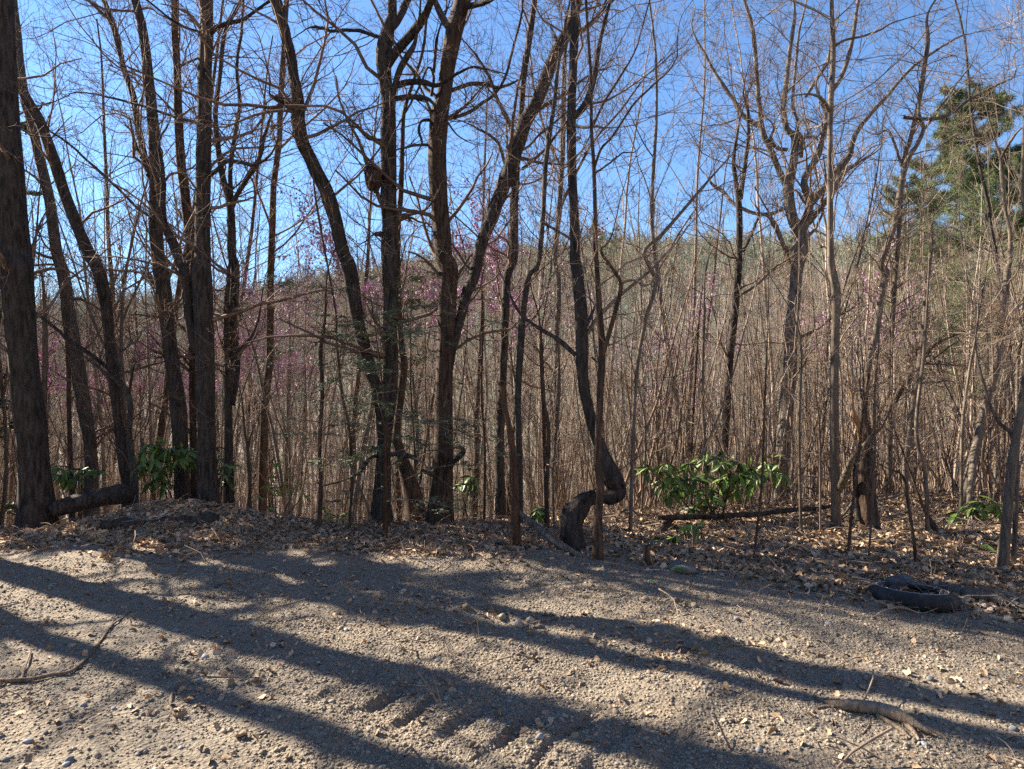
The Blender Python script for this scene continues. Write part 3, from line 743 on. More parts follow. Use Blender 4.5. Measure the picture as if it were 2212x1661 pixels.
# ------------------------------------------------------------------ prototypes for the woods behind
def proto_tree(Ht, r, m1, ang, Lfac, wig, m2=7, m3=5, tw=.003, tlo=.3, up=.08, fork=0, lowtwigs=0):
    k = 20
    P, R = grow(np.zeros((1, 3)) - [0, 0, .6], np.array([[0, 0, 1.]]), [Ht + .6], [r], k, .045, .03, .18)
    tr = Geo(); cr = Geo()
    tr.add(*tubes(P, R, 8))
    P1s = []
    if fork:
        st, d, L, rr = sprout(P, R, fork, .3, .6, .4, .1, .55, .75)
        Pf, Rf = grow(st, d, L, rr, 12, .07, .08, .2)
        tr.add(*tubes(Pf, Rf, 6))
        P1s.append((Pf, Rf, max(3, m1 // 3)))
    P1s.append((P, R, m1))
    allp = []
    for Pq, Rq, mm in P1s:
        lo = tlo if Pq is P else .2
        st, d, L, rr = sprout(Pq, Rq, mm, lo, 1, ang, .2, Lfac, .42, rmin=tw * 2.2)
        P1, R1 = grow(st, d, L, rr, 9, wig, up, .25)
        cr.add(*tubes(P1, R1, 4))
        st, d, L, rr = sprout(P1, R1, m2, .15, 1, .7, .2, .5, .6, rmin=tw * 1.3)
        P2, R2 = grow(st, d, L, rr, 6, wig, up, .4)
        cr.add(*tubes(P2, R2, 3))
        st, d, L, rr = sprout(P2, R2, m3, .15, 1, .65, .2, .55, .7, rmin=tw)
        P3, R3 = grow(st, d, L, rr, 4, wig, up, .6)
        cr.add(*tubes(P3, R3, 3))
        allp.append((P2, R2)); allp.append((P3, R3))
    return tr, cr, allp

PROTO = {}
def add_proto(key, tm, cm, *a, **k):
    tr, cr, allp = proto_tree(*a, **k)
    PROTO[key] = (tr.mesh(key + '_trunk', M[tm]), cr.mesh(key + '_crown', M[cm]), allp, (tr, cr))

add_proto('slender_tree', 'grey', 'twig', 16, .10, 22, .75, .28, .09, tlo=.3, up=.05)
add_proto('straight_tree', 'brown', 'twig', 18, .13, 20, .8, .26, .10, tlo=.42, up=.04)
add_proto('upswept_tree', 'pale', 'twig_pale', 14, .075, 20, .5, .4, .05, tlo=.2, up=.07, fork=3)
add_proto('forked_tree', 'dark', 'twig', 15, .13, 18, .7, .3, .11, tlo=.3, up=.03, fork=2)
add_proto('young_tree', 'pale', 'twig_pale', 8, .035, 18, .7, .26, .12, 6, 4, .0022, .15, .04)
add_proto('bushy_sapling', 'brown', 'twig', 5.5, .022, 18, .8, .34, .16, 6, 4, .002, .1, .02)
add_proto('pole_tree', 'brown', 'twig', 11, .075, 14, .8, .2, .12, 6, 4, .0026, .35, .03)
add_proto('lichen_tree', 'sunny', 'twig_pale', 12, .085, 16, .7, .25, .12, 6, 4, .0026, .3, .03)

KINDS = {
 'pole_tree': ('pole_tree', 'slim dark brown pole like tree standing in the thicket among many alike', 'slim dark brown trees in the thicket'),
 'lichen_tree': ('lichen_tree', 'slim light grey tree standing in the thicket among many alike', 'slim light grey trees in the thicket'),
 'slender_tree': ('slender_tree', 'slender grey bare tree on the slope among many alike', 'slender bare trees on the slope'),
 'straight_tree': ('straight_tree', 'tall brown straight bare tree on the slope among many alike', 'tall straight bare trees on the slope'),
 'upswept_tree': ('upswept_tree', 'pale bare tree with upswept branches among many alike on the slope', 'pale upswept bare trees on the slope'),
 'forked_tree': ('forked_tree', 'dark forked bare tree among many alike on the slope', 'dark forked bare trees on the slope'),
 'young_tree': ('young_tree', 'thin pale young tree in the thicket behind the clearing', 'thin pale young trees in the thicket'),
 'bushy_sapling': ('bushy_sapling', 'twiggy brown sapling in the thicket behind the clearing', 'twiggy brown saplings in the thicket'),
}
FIRST = {}
def place(kind, x, y, s, rz, tilt=0.03):
    nm, lab, grp = KINDS[kind]
    if kind not in FIRST:
        t = thing(nm, (0, 0, 0), lab, 'tree', grp)
        kids = [obj('trunk', PROTO[kind][0], t), obj('crown', PROTO[kind][1], t)]
        FIRST[kind] = (t, kids)
    else:
        t = copy_tree(*FIRST[kind])
    t.location = (x, y, float(hground(x, y)) - .05)
    t.rotation_euler = (random.gauss(0, tilt), random.gauss(0, tilt), rz)
    t.scale = (s, s, s * random.uniform(.92, 1.1))
    return t

used = []
def free(x, y, dmin):
    for a, b in used:
        if (a - x) ** 2 + (b - y) ** 2 < dmin * dmin: return False
    used.append((x, y)); return True

def band(n, y0, y1, kinds, weights, dmin, s=(.8, 1.15), wide=1.08):
    c = 0; tries = 0
    while c < n and tries < n * 40:
        tries += 1
        y = math.sqrt(random.uniform(y0 * y0, y1 * y1))
        x = random.uniform(-wide, wide) * y * 1106 / F_PX
        if not free(x, y, dmin): continue
        # leave the sky gap right of the crooked tree a little thinner
        u = 1106 + F_PX * x / y
        k = random.choices(kinds, weights)[0]
        if u > 1330 and k not in ('young_tree', 'bushy_sapling', 'pole_tree', 'lichen_tree') and y < 30 and random.random() < .65: continue
        place(k, x, y, random.uniform(*s), random.uniform(0, 6.28))
        c += 1

band(9, 11.5, 17, ['slender_tree', 'upswept_tree', 'forked_tree', 'straight_tree'], [3, 3, 1, 2], 1.8, (.5, .75))
band(30, 17, 30, ['slender_tree', 'upswept_tree', 'forked_tree', 'straight_tree'], [3, 3, 1, 3], 1.6, (.55, .9))
band(50, 30, 48, ['slender_tree', 'upswept_tree', 'straight_tree'], [3, 2, 3], 1.5)
band(30, 10.8, 16, ['young_tree', 'bushy_sapling'], [2, 2], .7, (.6, 1.0))
band(42, 12.5, 26, ['pole_tree', 'lichen_tree'], [3, 3], 1.0, (.6, .95))
band(46, 14, 30, ['young_tree', 'bushy_sapling'], [3, 2], .8, (.8, 1.3))

# ------------------------------------------------------------------ redbuds: pink blossom on thin branches
def redbud_mesh():
    tr, cr, allp = proto_tree(4.8, .03, 16, 1.25, .42, .13, 7, 4, .002, .66, .0)
    g = Geo()
    for P, R in allp:
        n, k, _ = P.shape
        P = P[P[:, -1, 2] > 3.1]; n = len(P)
        cnt = int(n * 6)
        i = rng.integers(0, n, cnt); j = rng.integers(0, k, cnt)
        C = P[i, j] + rng.normal(0, .008, (cnt, 3))
        A = unit(rng.normal(0, 1, (cnt, 3))) * rng.uniform(.014, .03, (cnt, 1))
        B = unit(np.cross(A, rng.normal(0, 1, (cnt, 3)))) * rng.uniform(.012, .022, (cnt, 1))
        g.add(*quads(C, A, B))
    return tr.mesh('redbud_trunk', M['brown']), cr.mesh('redbud_crown', M['twig']), g.mesh('redbud_blossoms', M['pink'], False)
RB = redbud_mesh()
rb_first = None
REDBUDS = [(600, 760, 15, 1.0, 'redbud with the widest sheet of pink blossom left of the leaning dark stem'),
           (520, 705, 18, 1.0, 'pink flowering redbud seen past the slim forked tree at left'),
           (405, 800, 17, 1.0, 'pink flowering redbud between the curving and the thick left trunks'),
           (60, 800, 14, 1.0, 'pink flowering redbud behind the thickest trunk at left edge'),
           (200, 800, 16, 1.0, 'pink flowering redbud behind the bent dark tree at left'),
           (840, 610, 11, .9, 'redbud blooming pink around the knobby tree and its leaning stem'),
           (960, 610, 11.5, .75, 'redbud blooming pink across the reddish forked tree'),
           (1130, 620, 13, 1.0, 'redbud blooming pink between the forked tree and the crooked tree'),
           (1410, 720, 19, .95, 'pink redbud in the gap right of the crooked tree'),
           (1430, 850, 18, .75, 'small low pink redbud above the right rhododendron'),
           (1775, 680, 19, .9, 'pink redbud left of the straight pale young tree'),
           (1880, 710, 17, .95, 'pink redbud right of the straight pale young tree')]
for u, v, Y, s, lab in REDBUDS:
    p = px(u, v, Y)
    gz = float(hground(p[0], p[1]))
    if rb_first is None:
        t = thing('redbud_tree', (0, 0, 0), lab, 'tree', 'flowering redbuds in the woods')
        kids = [obj('trunk', RB[0], t), obj('crown', RB[1], t), obj('blossoms', RB[2], t)]
        rb_first = (t, kids)
    else:
        t = copy_tree(*rb_first)
    t['label'] = lab
    hh = max(p[2] - gz, 1.2)
    t.location = (p[0], p[1], gz - .05)
    zs = hh / 4.1
    t.scale = (s * 1.0, s * 1.0, zs)
    t.rotation_euler = (0, 0, random.uniform(0, 6.28))

# ------------------------------------------------------------------ needles: pines and the young hemlock
def needle_quads(P, per, size, wid, spread=.0, flat=False):
    n, k, _ = P.shape
    cnt = n * per
    i = rng.integers(0, n, cnt); t = rng.uniform(.1, 1, cnt) * (k - 1); j = np.minimum(t.astype(int), k - 2); f = (t - j)[:, None]
    C = P[i, j] * (1 - f) + P[i, j + 1] * f + rng.normal(0, spread, (cnt, 3))
    T = unit(P[i, j + 1] - P[i, j])
    side = unit(np.cross(T, rng.normal(0, 1, (cnt, 3)) * (.25 if flat else 1) + np.array([0, 0, 1.0 if flat else 0])))
    side *= np.where(rng.random(cnt) < .5, 1, -1)[:, None]
    A = unit(T * .6 + side) * size * rng.uniform(.6, 1.2, (cnt, 1)) / 2
    B = unit(np.cross(A, rng.normal(0, 1, (cnt, 3)))) * wid / 2
    return quads(C + A, A, B)

def pine(loc, Ht, label, lo=.35, reach=.28, dens=1.0, group=None, r=.2, fine=1.0):
    k = 20
    P, R = grow(np.zeros((1, 3)) - [0, 0, .5], np.array([[0, 0, 1.]]), [Ht + .5], [r], k, .02, .03, .15)
    tr = Geo(); tr.add(*tubes(P, R, 10))
    g = Geo(); nn = Geo()
    nb = int(64 * dens)
    t = np.sort(rng.uniform(lo, .985, nb)); z = t * Ht
    az = rng.uniform(0, 2 * PI, nb)
    L = Ht * reach * (1.12 - t) / (1.12 - lo) * rng.uniform(.55, 1.15, nb) + .35
    d = np.stack([np.cos(az), np.sin(az), .15 + .5 * (t - .5)], 1)
    st = np.stack([np.interp(z, P[0, :, 2], P[0, :, 0]), np.interp(z, P[0, :, 2], P[0, :, 1]), z], 1)
    P1, R1 = grow(st, d, L, np.full(nb, r * .22), 7, .08, .02, .2)
    g.add(*tubes(P1, R1, 4))
    s2, d2, L2, r2 = sprout(P1, R1, 9, .12, 1, .8, .2, .42, .5)
    d2[:, 2] *= .35; d2[:, 2] += .1
    P2, R2 = grow(s2, d2, L2, r2, 5, .12, .05, .4)
    g.add(*tubes(P2, R2, 3))
    P3, R3 = grow(*sprout(P2, R2, 3, .2, 1, .7, .2, .5, .6), 4, .1, .06, .5)
    nn.add(*needle_quads(P2, int(60 * fine), .24, .016, .05)); nn.add(*needle_quads(P3, int(44 * fine), .24, .016, .05))
    th = thing('pine_tree', loc, label, 'tree', group)
    obj('trunk', tr.mesh('pine_trunk', M['brown']), th); obj('branches', g.mesh('pine_branches', M['twig']), th)
    o = obj('foliage', nn.mesh('pine_foliage', M['pine'], False), th); o['kind'] = 'stuff'
    return th
PINES = [(2175, 185, 34, .3, .26, 2.0, 'big dark green pine cut off by the right edge'),
         (2010, 335, 46, .45, .2, 1.1, 'hazy green pine behind the thin trunks at upper right'),
         (1925, 400, 46, .45, .2, .9, 'shorter green pine nearest the spreading tree at upper right'),
         (2095, 330, 52, .4, .2, 1.1, 'green pine left of the big edge pine'),
         (2290, 300, 38, .3, .22, 1.2, 'green pine beyond the big edge pine'),
         (1300, 478, 150, .3, .24, 1.2, 'small dark evergreen breaking the ridge line at centre'),
         (1335, 492, 155, .3, .24, 1.0, 'smaller evergreen just right of the one on the ridge line'), (1700, 505, 170, .3, .24, 1.0, 'small evergreen on the ridge behind the spreading tree'), (1985, 470, 150, .3, .24, 1.0, 'small evergreen on the ridge under the right hand pines')]
for u, v, Y, lo, rc, de, lab in PINES:
    p = px(u, v, Y); gz = float(hground(p[0], Y))
    pine((p[0], Y, gz), p[2] - gz, lab, lo, rc, de, 'pines on the ridge and slope', .2 if Y < 100 else .3, 1.5 if Y < 36 else .8)

def hemlock(loc, Ht, label, n1, reach, lean=(0, 0), name='hemlock_sapling', size=.032, per=52, lo=.15):
    k = 16
    P, R = grow(np.zeros((1, 3)) - [0, 0, .1], np.array([[lean[0], lean[1], 1.]]), [Ht + .1], [.022 * Ht / 3], k, .03, .05, .2)
    tr = Geo(); tr.add(*tubes(P, R, 7))
    g = Geo(); nn = Geo()
    st, d, L, r = sprout(P, R, n1, lo, 1, 1.35, .15, 1, .45, Labs=(reach * .35, reach))
    d[:, 2] = rng.normal(.15, .22, len(d))
    P1, R1 = grow(st, d, L, r, 9, .07, -.035, .25)
    g.add(*tubes(P1, R1, 4))
    s2, d2, L2, r2 = sprout(P1, R1, 10, .2, 1, .8, .15, .34, .5); d2[:, 2] *= .3
    P2, R2 = grow(s2, d2, L2, r2, 5, .08, -.05, .4)
    g.add(*tubes(P2, R2, 3))
    s3, d3, L3, r3 = sprout(P2, R2, 3, .2, 1, .7, .15, .5, .6); d3[:, 2] *= .3
    P3, R3 = grow(s3, d3, L3, r3, 4, .08, -.05, .5)
    g.add(*tubes(P3, R3, 3))
    nn.add(*needle_quads(P2, per, size, size * .22, .004, True)); nn.add(*needle_quads(P3, per // 2, size, size * .22, .004, True))
    th = thing(name, loc, label, 'tree')
    obj('trunk', tr.mesh('hemlock_trunk', M['brown']), th); obj('branches', g.mesh('hemlock_branches', M['twig']), th)
    o = obj('foliage', nn.mesh('hemlock_foliage', M['needle'], False), th); o['kind'] = 'stuff'
    return th
p = gpx(838, 1150)
hemlock(tuple(p), 2.75, 'young hemlock with thin drooping green sprays before the knobby tree', 36, 1.5, (.03, .0), per=30)
p = px(900, 900, 9.6)
hemlock((p[0], 9.6, float(hground(p[0], 9.6))), 3.6, 'second green hemlock showing between the knobby and the reddish trees', 26, 1.4, (-.05, 0), per=30)
# evergreens just outside the left edge: their shade covers the far left of the clearing
for x, y, h_, lab in ((-11.3, 11.9, 9.0, 'dense low evergreen beyond the left edge, nearer the track'), (-11.9, 13.2, 9.0, 'dense low evergreen beyond the left edge, farther back'), (-12.6, 11.6, 5.5, 'dense low evergreen beyond the left edge, leftmost one')):
    hemlock((x, y, float(hground(x, y))), h_, lab, 130, 1.9, (0, 0), 'evergreen_bush', .12, 60, .05)

# ------------------------------------------------------------------ rhododendrons (every leaf an object sharing one mesh)
def leaf_mesh(name, L, W, mat, droop=.25):
    n = 6
    t = np.linspace(0, 1, n)
    w = W * np.sin(PI * np.clip(t * .94 + .03, 0, 1)) ** .8
    x = t * L; z = -droop * L * t ** 2
    V = []
    for i in range(n):
        V += [(x[i], -w[i] / 2, z[i] + w[i] * .18), (x[i], 0, z[i]), (x[i], w[i] / 2, z[i] + w[i] * .18)]
    F = []
    for i in range(n - 1):
        a = i * 3
        F += [(a, a + 3, a + 4, a + 1), (a + 1, a + 4, a + 5, a + 2)]
    g = Geo(); g.add(np.array(V), np.array(F)); return g.mesh(name, M[mat])
LEAF = [leaf_mesh('rhododendron_leaf', .135, .042, 'leaf', .35), leaf_mesh('rhododendron_leaf_b', .115, .04, 'leaf', .15), leaf_mesh('rhododendron_leaf_c', .15, .045, 'leaf', .6)]
LEAF_Y = [leaf_mesh('spring_leaf', .07, .03, 'leaf_pale', .3)]

def shrub(name, label, whorls, Y, base, group=None, nleaf=(6, 9), size=1.25, dy=.35, leafset=LEAF, stem_mat='brown', nst=5, extra=0):
    bu, bv = base
    b = px(bu, bv, Y); gz = float(hground(b[0], Y)); b[2] = gz
    t = thing(name, b, label, 'shrub', group)
    pts = []
    for u, v in whorls:
        y = Y + random.uniform(-dy, dy)
        pts.append(px(u, v, y) - b)
    pts = np.array(pts)
    order = np.argsort(rng.random(len(pts)))
    # a few stems leave the ground, the rest of the whorls hang on them
    mains = order[:min(nst, len(pts))]
    curves = []
    for i in mains:
        a = np.array([rng.normal(0, .06), rng.normal(0, .06), -.05]); e = pts[i]
        m1 = a * .6 + e * .4 + np.array([rng.normal(0, .06), rng.normal(0, .06), .03])
        C = spline(np.array([[*a, .013], [*m1, .010], [*e, .004]]), .06)
        curves.append(C)
        g = Geo(); g.add(*tubes(C[:, :3], C[:, 3], 6))
        obj('stem', g.mesh('shrub_stem', M[stem_mat]), t)
    g = Geo()
    for i in order[len(mains):]:
        allc = np.vstack([c[len(c) // 3:] for c in curves])
        j = np.argmin(np.linalg.norm(allc[:, :3] - pts[i], axis=1) + (allc[:, 2] > pts[i][2]) * .15)
        a = allc[j, :3]; e = pts[i]
        C = spline(np.array([[*a, .007], [*(a * .5 + e * .5 - np.array([0, 0, .03])), .005], [*e, .0035]]), .05)
        g.add(*tubes(C[:, :3], C[:, 3], 5))
    if g.n: obj('twigs', g.mesh('shrub_twigs', M[stem_mat]), t)
    if extra:
        # the smaller, deeper leaves past what can be told apart: one mass
        tm = leafset[0]; n_ = len(tm.vertices)
        lv = np.zeros(n_ * 3); tm.vertices.foreach_get('co', lv); lv = lv.reshape(-1, 3)
        lf = np.array([list(p.vertices) for p in tm.polygons])
        g = Geo()
        for p_ in pts:
            for k in range(extra):
                c_ = p_ + rng.normal(0, .07, 3); c_[1] += .06
                m_ = Euler((rng.normal(0, .5), rng.normal(.3, .5), rng.uniform(0, 6.28))).to_matrix()
                g.add((lv * size * .8) @ np.array(m_).T + c_, lf)
        o = obj('foliage', g.mesh('shrub_foliage', leafset[0].materials[0]), t); o['kind'] = 'stuff'
    for p_ in pts:
        nl = random.randint(*nleaf); a0 = random.uniform(0, 6.28)
        ax = Vector((random.gauss(0, .25), random.gauss(-.15, .25), 1)).normalized()
        q = ax.to_track_quat('Z', 'X').to_matrix().to_4x4()
        for k in range(nl):
            el = random.gauss(.35, .35)
            m_ = Matrix.Translation(Vector(p_)) @ q @ Matrix.Rotation(a0 + k * 6.283 / nl + random.gauss(0, .18), 4, 'Z') @ Matrix.Rotation(el, 4, 'Y') @ Matrix.Rotation(random.gauss(0, .3), 4, 'X') @ Matrix.Translation((.012, 0, 0)) @ Matrix.Scale(size * random.uniform(.75, 1.2), 4)
            o = obj('leaf', random.choice(leafset), t)
            o.matrix_local = m_
    return t
def zz(ox, oy, k, pts): return [(ox + x * k, oy + y * k) for x, y in pts]
shrub('rhododendron_shrub', 'widest green rhododendron, left of the spreading tree and above the long log', zz(1334, 901, .1956,
      [(330, 560), (470, 600), (500, 720), (620, 800), (700, 830), (640, 650), (760, 600), (850, 700), (880, 800), (960, 640), (1020, 880), (1000, 960), (1100, 440), (1150, 520), (1250, 620), (1180, 680), (1350, 650), (1430, 560), (1480, 620), (1640, 520), (1700, 600), (1820, 640), (1340, 500), (960, 470), (1060, 780), (1200, 800), (560, 860), (860, 1000), (1500, 720), (1300, 780), (700, 720), (1560, 620), (540, 520), (800, 520)]),
      8.1, (1530, 1125), 'rhododendrons', nleaf=(7, 9), nst=8, size=1.2, extra=3)
shrub('rhododendron_shrub', 'low bright green rhododendron before the left end of the long log', zz(1334, 901, .1956, [(440, 1340), (560, 1390), (660, 1320), (700, 1420), (620, 1450), (500, 1450), (760, 1190), (870, 1200)]), 7.0, (1450, 1185), 'rhododendrons', nst=4)
shrub('rhododendron_shrub', 'green rhododendron between the left trunks behind the earth mound', zz(0, 576.8, .3906,
      [(830, 980), (880, 1000), (920, 1040), (1010, 1010), (1050, 1020), (780, 1070), (830, 1120), (880, 1130), (940, 1090), (830, 1190), (900, 1190), (860, 1060), (990, 1060), (800, 1020), (950, 1000), (870, 1170), (1060, 1060), (760, 1110)]), 9.1, (370, 1110), 'rhododendrons', nleaf=(8, 10), size=1.25, nst=6, extra=3)
shrub('rhododendron_shrub', 'dark green rhododendron in the shade behind the left fallen log', zz(0, 576.8, .3906, [(330, 1110), (390, 1120), (430, 1140), (380, 1160), (340, 1150), (450, 1110), (410, 1165), (540, 1130)]), 10.2, (160, 1080), 'rhododendrons', size=1.3)
shrub('rhododendron_shrub', 'narrow green rhododendron hugging the right side of the thick straight trunk', zz(0, 576.8, .3906, [(1190, 1000), (1240, 1100), (1200, 1060), (1270, 1100), (1230, 1150), (1260, 1180)]), 9.2, (490, 1110), 'rhododendrons', size=1.1)
shrub('rhododendron_shrub', 'green rhododendron before the leaning pale tree at right', zz(1491, 576.8, .3906, [(1480, 1360), (1560, 1330), (1640, 1320), (1700, 1350), (1600, 1370), (1650, 1400), (1460, 1390), (1530, 1370), (1610, 1300), (1690, 1310)]), 7.8, (2105, 1170), 'rhododendrons', nst=4)
shrub('rhododendron_shrub', 'low yellow green rhododendron near the right edge', zz(1491, 576.8, .3906, [(1440, 1500), (1500, 1490), (1570, 1530), (1620, 1500), (1660, 1530), (1480, 1560), (1600, 1560)]), 6.9, (2110, 1205), 'rhododendrons', nst=4)
shrub('rhododendron_shrub', 'small green rhododendron right of the slim tree by the forked tree', zz(504.7, 576.8, .3906, [(1290, 1190), (1320, 1160), (1250, 1200), (1310, 1200)]), 9.4, (1010, 1090), 'rhododendrons', nst=3)
shrub('rhododendron_shrub', 'sprig of green leaves left of the crooked tree foot', zz(1009.4, 576.8, .3906, [(400, 1330), (420, 1345), (380, 1350)]), 8.2, (1165, 1140), 'rhododendrons', nst=2)
shrub('leafing_shrub', 'yellow green leafing shrub in the thicket left of the knobby tree', [(590, 1030), (610, 1045), (625, 1060), (600, 1060), (575, 1050), (640, 1045), (655, 1070), (565, 1075), (620, 1020), (600, 1000)], 9.3, (600, 1115), None, (5, 8), 1.1, .4, LEAF_Y, 'pale')
shrub('leafing_shrub', 'small yellow green plant at the foot of the thin stem left of the knobby tree', [(700, 1095), (712, 1110), (690, 1120), (705, 1120), (735, 1115), (748, 1108)], 8.2, (705, 1135), None, (6, 9), .9, .15, LEAF_Y, 'pale', 3)
shrub('leafing_shrub', 'small yellow green plant left of the thin stem in the thicket', [(575, 1105), (585, 1095), (570, 1112), (590, 1112)], 8.6, (580, 1125), None, (6, 9), 1.1, .15, LEAF_Y, 'pale', 3)

# ------------------------------------------------------------------ logs, branches, poles
def log(name, label, rows, mat, cat, S=14, amp=.05, group=None, ragged=0.0, side=(), name_part='wood'):
    """rows: world x, y, z, r"""
    global HERO_N
    HERO_N += 1
    W = np.array(rows, float)
    b = np.array([W[:, 0].mean(), W[:, 1].mean(), float(hground(W[:, 0].mean(), W[:, 1].mean()))])
    C = spline(W, max(.025, W[:, 3].max() * .45))
    g = Geo()
    V, F = tubes(C[:, :3] - b, C[:, 3], S, furrows(len(C), S, amp, HERO_N + 500)[None], cap=True, ref=(0, .3, 1) if abs(W[-1, 2] - W[0, 2]) < abs(W[-1, 0] - W[0, 0]) else (0, 1, 0))
    g.add(V, F)
    if not side:
        o = tag(obj(name, g.mesh(name, M[mat]), None, b), label, cat, group)
        return o
    t = thing(name, b, label, cat, group)
    obj(name_part, g.mesh(name, M[mat]), t)
    for sr in side:
        sr = np.array(sr, float)
        C = spline(sr, .03)
        g = Geo(); g.add(*tubes(C[:, :3] - b, C[:, 3], 8, furrows(len(C), 8, amp, HERO_N + 900)[None], cap=True))
        obj('twig' if sr[:, 3].max() < .02 else 'splinter', g.mesh(name + '_twig', M[mat]), t)
    return t

def on_ground(pts, w_is_px=True, sunk=.15):
    out = []
    for u, v, w in pts:
        p = gpx(u, v)
        r = w / F_PX * p[1] / 2
        out.append([p[0], p[1], p[2] + r * (1 - sunk), r])
    return out
def at_depth(pts, Y0, Y1):
    n = len(pts)
    return [[*px(u, v, Y0 + (Y1 - Y0) * i / max(n - 1, 1)), w / F_PX * (Y0 + (Y1 - Y0) * i / max(n - 1, 1)) / 2] for i, (u, v, w) in enumerate(pts)]
def zr(reg, pts):
    a = REG[reg]; return [(a[0] + x * a[2], a[1] + y * a[2], w * a[2]) for x, y, w in pts]

log('broken_branch', 'weathered tan broken branch with a splintered end on the gravel at right',
    on_ground([(1764, 1512, 4), (1785, 1520, 9), (1815, 1530, 20), (1850, 1535, 26), (1890, 1541, 28), (1930, 1553, 28), (1965, 1568, 24), (2000, 1584, 14), (2022, 1592, 7)]), 'dead', 'branch', 14, .10,
    side=[on_ground([(1895, 1548, 9), (1925, 1566, 10), (1950, 1582, 8), (1966, 1596, 4)]), on_ground([(1955, 1568, 12), (1975, 1585, 9), (1985, 1600, 4)]), on_ground([(1970, 1568, 10), (2010, 1580, 8), (2045, 1596, 4)]),
          on_ground([(1764, 1512, 5), (1756, 1500, 3), (1752, 1494, 2)]), on_ground([(1880, 1550, 3.5), (1877, 1568, 3), (1862, 1588, 2)]), on_ground([(1800, 1530, 8), (1780, 1528, 6), (1764, 1532, 3)])], name_part='stem')
log('forked_branch', 'grey thin forked branch lying on the gravel at the left edge',
    on_ground([(-30, 1476, 9), (30, 1475, 9), (70, 1472, 9), (115, 1462, 8), (152, 1455, 7), (185, 1427, 6), (215, 1390, 5), (240, 1355, 4), (262, 1338, 3), (283, 1322, 2)], sunk=-.3), 'dead', 'branch', 8, .05,
    side=[on_ground([(46, 1474, 5), (55, 1445, 4), (62, 1425, 4), (66, 1410, 3)], sunk=-2), on_ground([(225, 1380, 3), (260, 1378, 2.5), (285, 1379, 2)], sunk=-1), on_ground([(240, 1358, 3), (246, 1335, 2), (258, 1310, 1.5)], sunk=-1)], name_part='stem')
log('curved_stick', 'small pale curved stick on the gravel left of centre', on_ground([(402, 1470, 3), (375, 1497, 5), (370, 1512, 7), (369, 1532, 6), (385, 1555, 4), (405, 1572, 4), (428, 1583, 3)]), 'dead', 'stick', 8)
log('curved_stick', 'tiny hooked stick near the lower left corner of the track', on_ground([(128, 1558, 2), (122, 1575, 3), (130, 1590, 3), (145, 1600, 2)]), 'dead', 'stick', 6)
log('curved_stick', 'thin bowed stick right of the forked branch tip', on_ground([(280, 1338, 2), (283, 1350, 3), (300, 1353, 3), (330, 1345, 2)], sunk=-.5), 'dead', 'stick', 6)
log('fallen_log', 'long dark fallen log lying level behind the right rhododendron',
    at_depth(zr('r7', [(1050, 1385, 24), (1150, 1384, 30), (1400, 1376, 31), (1600, 1366, 29)]) + zr('r8', [(480, 1352, 26), (600, 1340, 24), (700, 1333, 22), (790, 1322, 16)]), 7.7, 7.8), 'dark', 'log', 14, .05)
log('log_stub', 'short broken log propped under the left end of the long fallen log', at_depth(zr('r7', [(1045, 1500, 40), (1075, 1450, 44), (1105, 1415, 42), (1140, 1385, 26), (1165, 1358, 12)]), 7.5, 8.0), 'brown', 'log', 12, .12)
log('leaning_pole', 'grey dead pole slanting from the reddish snag to the crooked tree foot', at_depth(zr('r7', [(235, 1290, 16), (300, 1365, 26), (380, 1432, 36), (460, 1500, 42), (540, 1553, 40), (620, 1595, 30), (720, 1625, 18), (830, 1650, 8)]), 6.75, 6.0), 'greydead', 'log', 12, .06)
log('fallen_log', 'thick dark log propped on the ground beside the thickest left trunk', at_depth(zr('r5', [(280, 1352, 70), (360, 1320, 88), (460, 1290, 92), (560, 1268, 98), (650, 1254, 104), (705, 1262, 84), (738, 1275, 40)]), 8.2, 8.7), 'dark', 'log', 18, .09)
log('rotten_log', 'rotten dark log lying along the front of the earth mound at left', at_depth(zr('r5', [(560, 1432, 40), (680, 1420, 64), (820, 1425, 60), (960, 1422, 84), (1080, 1415, 100), (1170, 1400, 82), (1212, 1388, 40)]), 7.3, 7.4), 'dark', 'log', 18, .14)
log('fallen_log', 'half buried pale log reaching the right edge behind the tyre', on_ground([(2030, 1270, 12), (2090, 1288, 20), (2140, 1300, 22), (2200, 1318, 22), (2260, 1338, 22)], sunk=.3), 'greydead', 'log', 12, .08)
DEB = [('r8', [(565, 1375, 10), (640, 1372, 14), (700, 1345, 12), (740, 1300, 8)], 8.0), ('r8', [(580, 1160, 8), (700, 1160, 12), (790, 1190, 10)], 8.3), ('r8', [(640, 1215, 12), (700, 1240, 16), (760, 1285, 14)], 8.2),
       ('r8', [(1085, 1345, 16), (1105, 1390, 20), (1130, 1370, 16), (1190, 1370, 10)], 7.8), ('r8', [(850, 1370, 14), (900, 1300, 16), (940, 1240, 12)], 7.9), ('r8', [(1030, 1290, 16), (1110, 1275, 14), (1180, 1250, 8)], 7.9),
       ('r8', [(620, 1400, 8), (700, 1390, 12), (790, 1420, 12), (830, 1440, 8)], 7.7), ('r8', [(860, 1110, 14), (850, 1180, 18), (835, 1240, 16)], 8.1), ('r8', [(1090, 1500, 10), (1160, 1560, 12), (1230, 1610, 8)], 6.6),
       ('r8', [(560, 1470, 8), (660, 1480, 10), (760, 1470, 8)], 7.3), ('r8', [(850, 1490, 12), (940, 1480, 14), (1060, 1500, 8)], 7.1), ('r7', [(820, 1380, 8), (890, 1340, 14), (960, 1380, 10)], 8.6)]
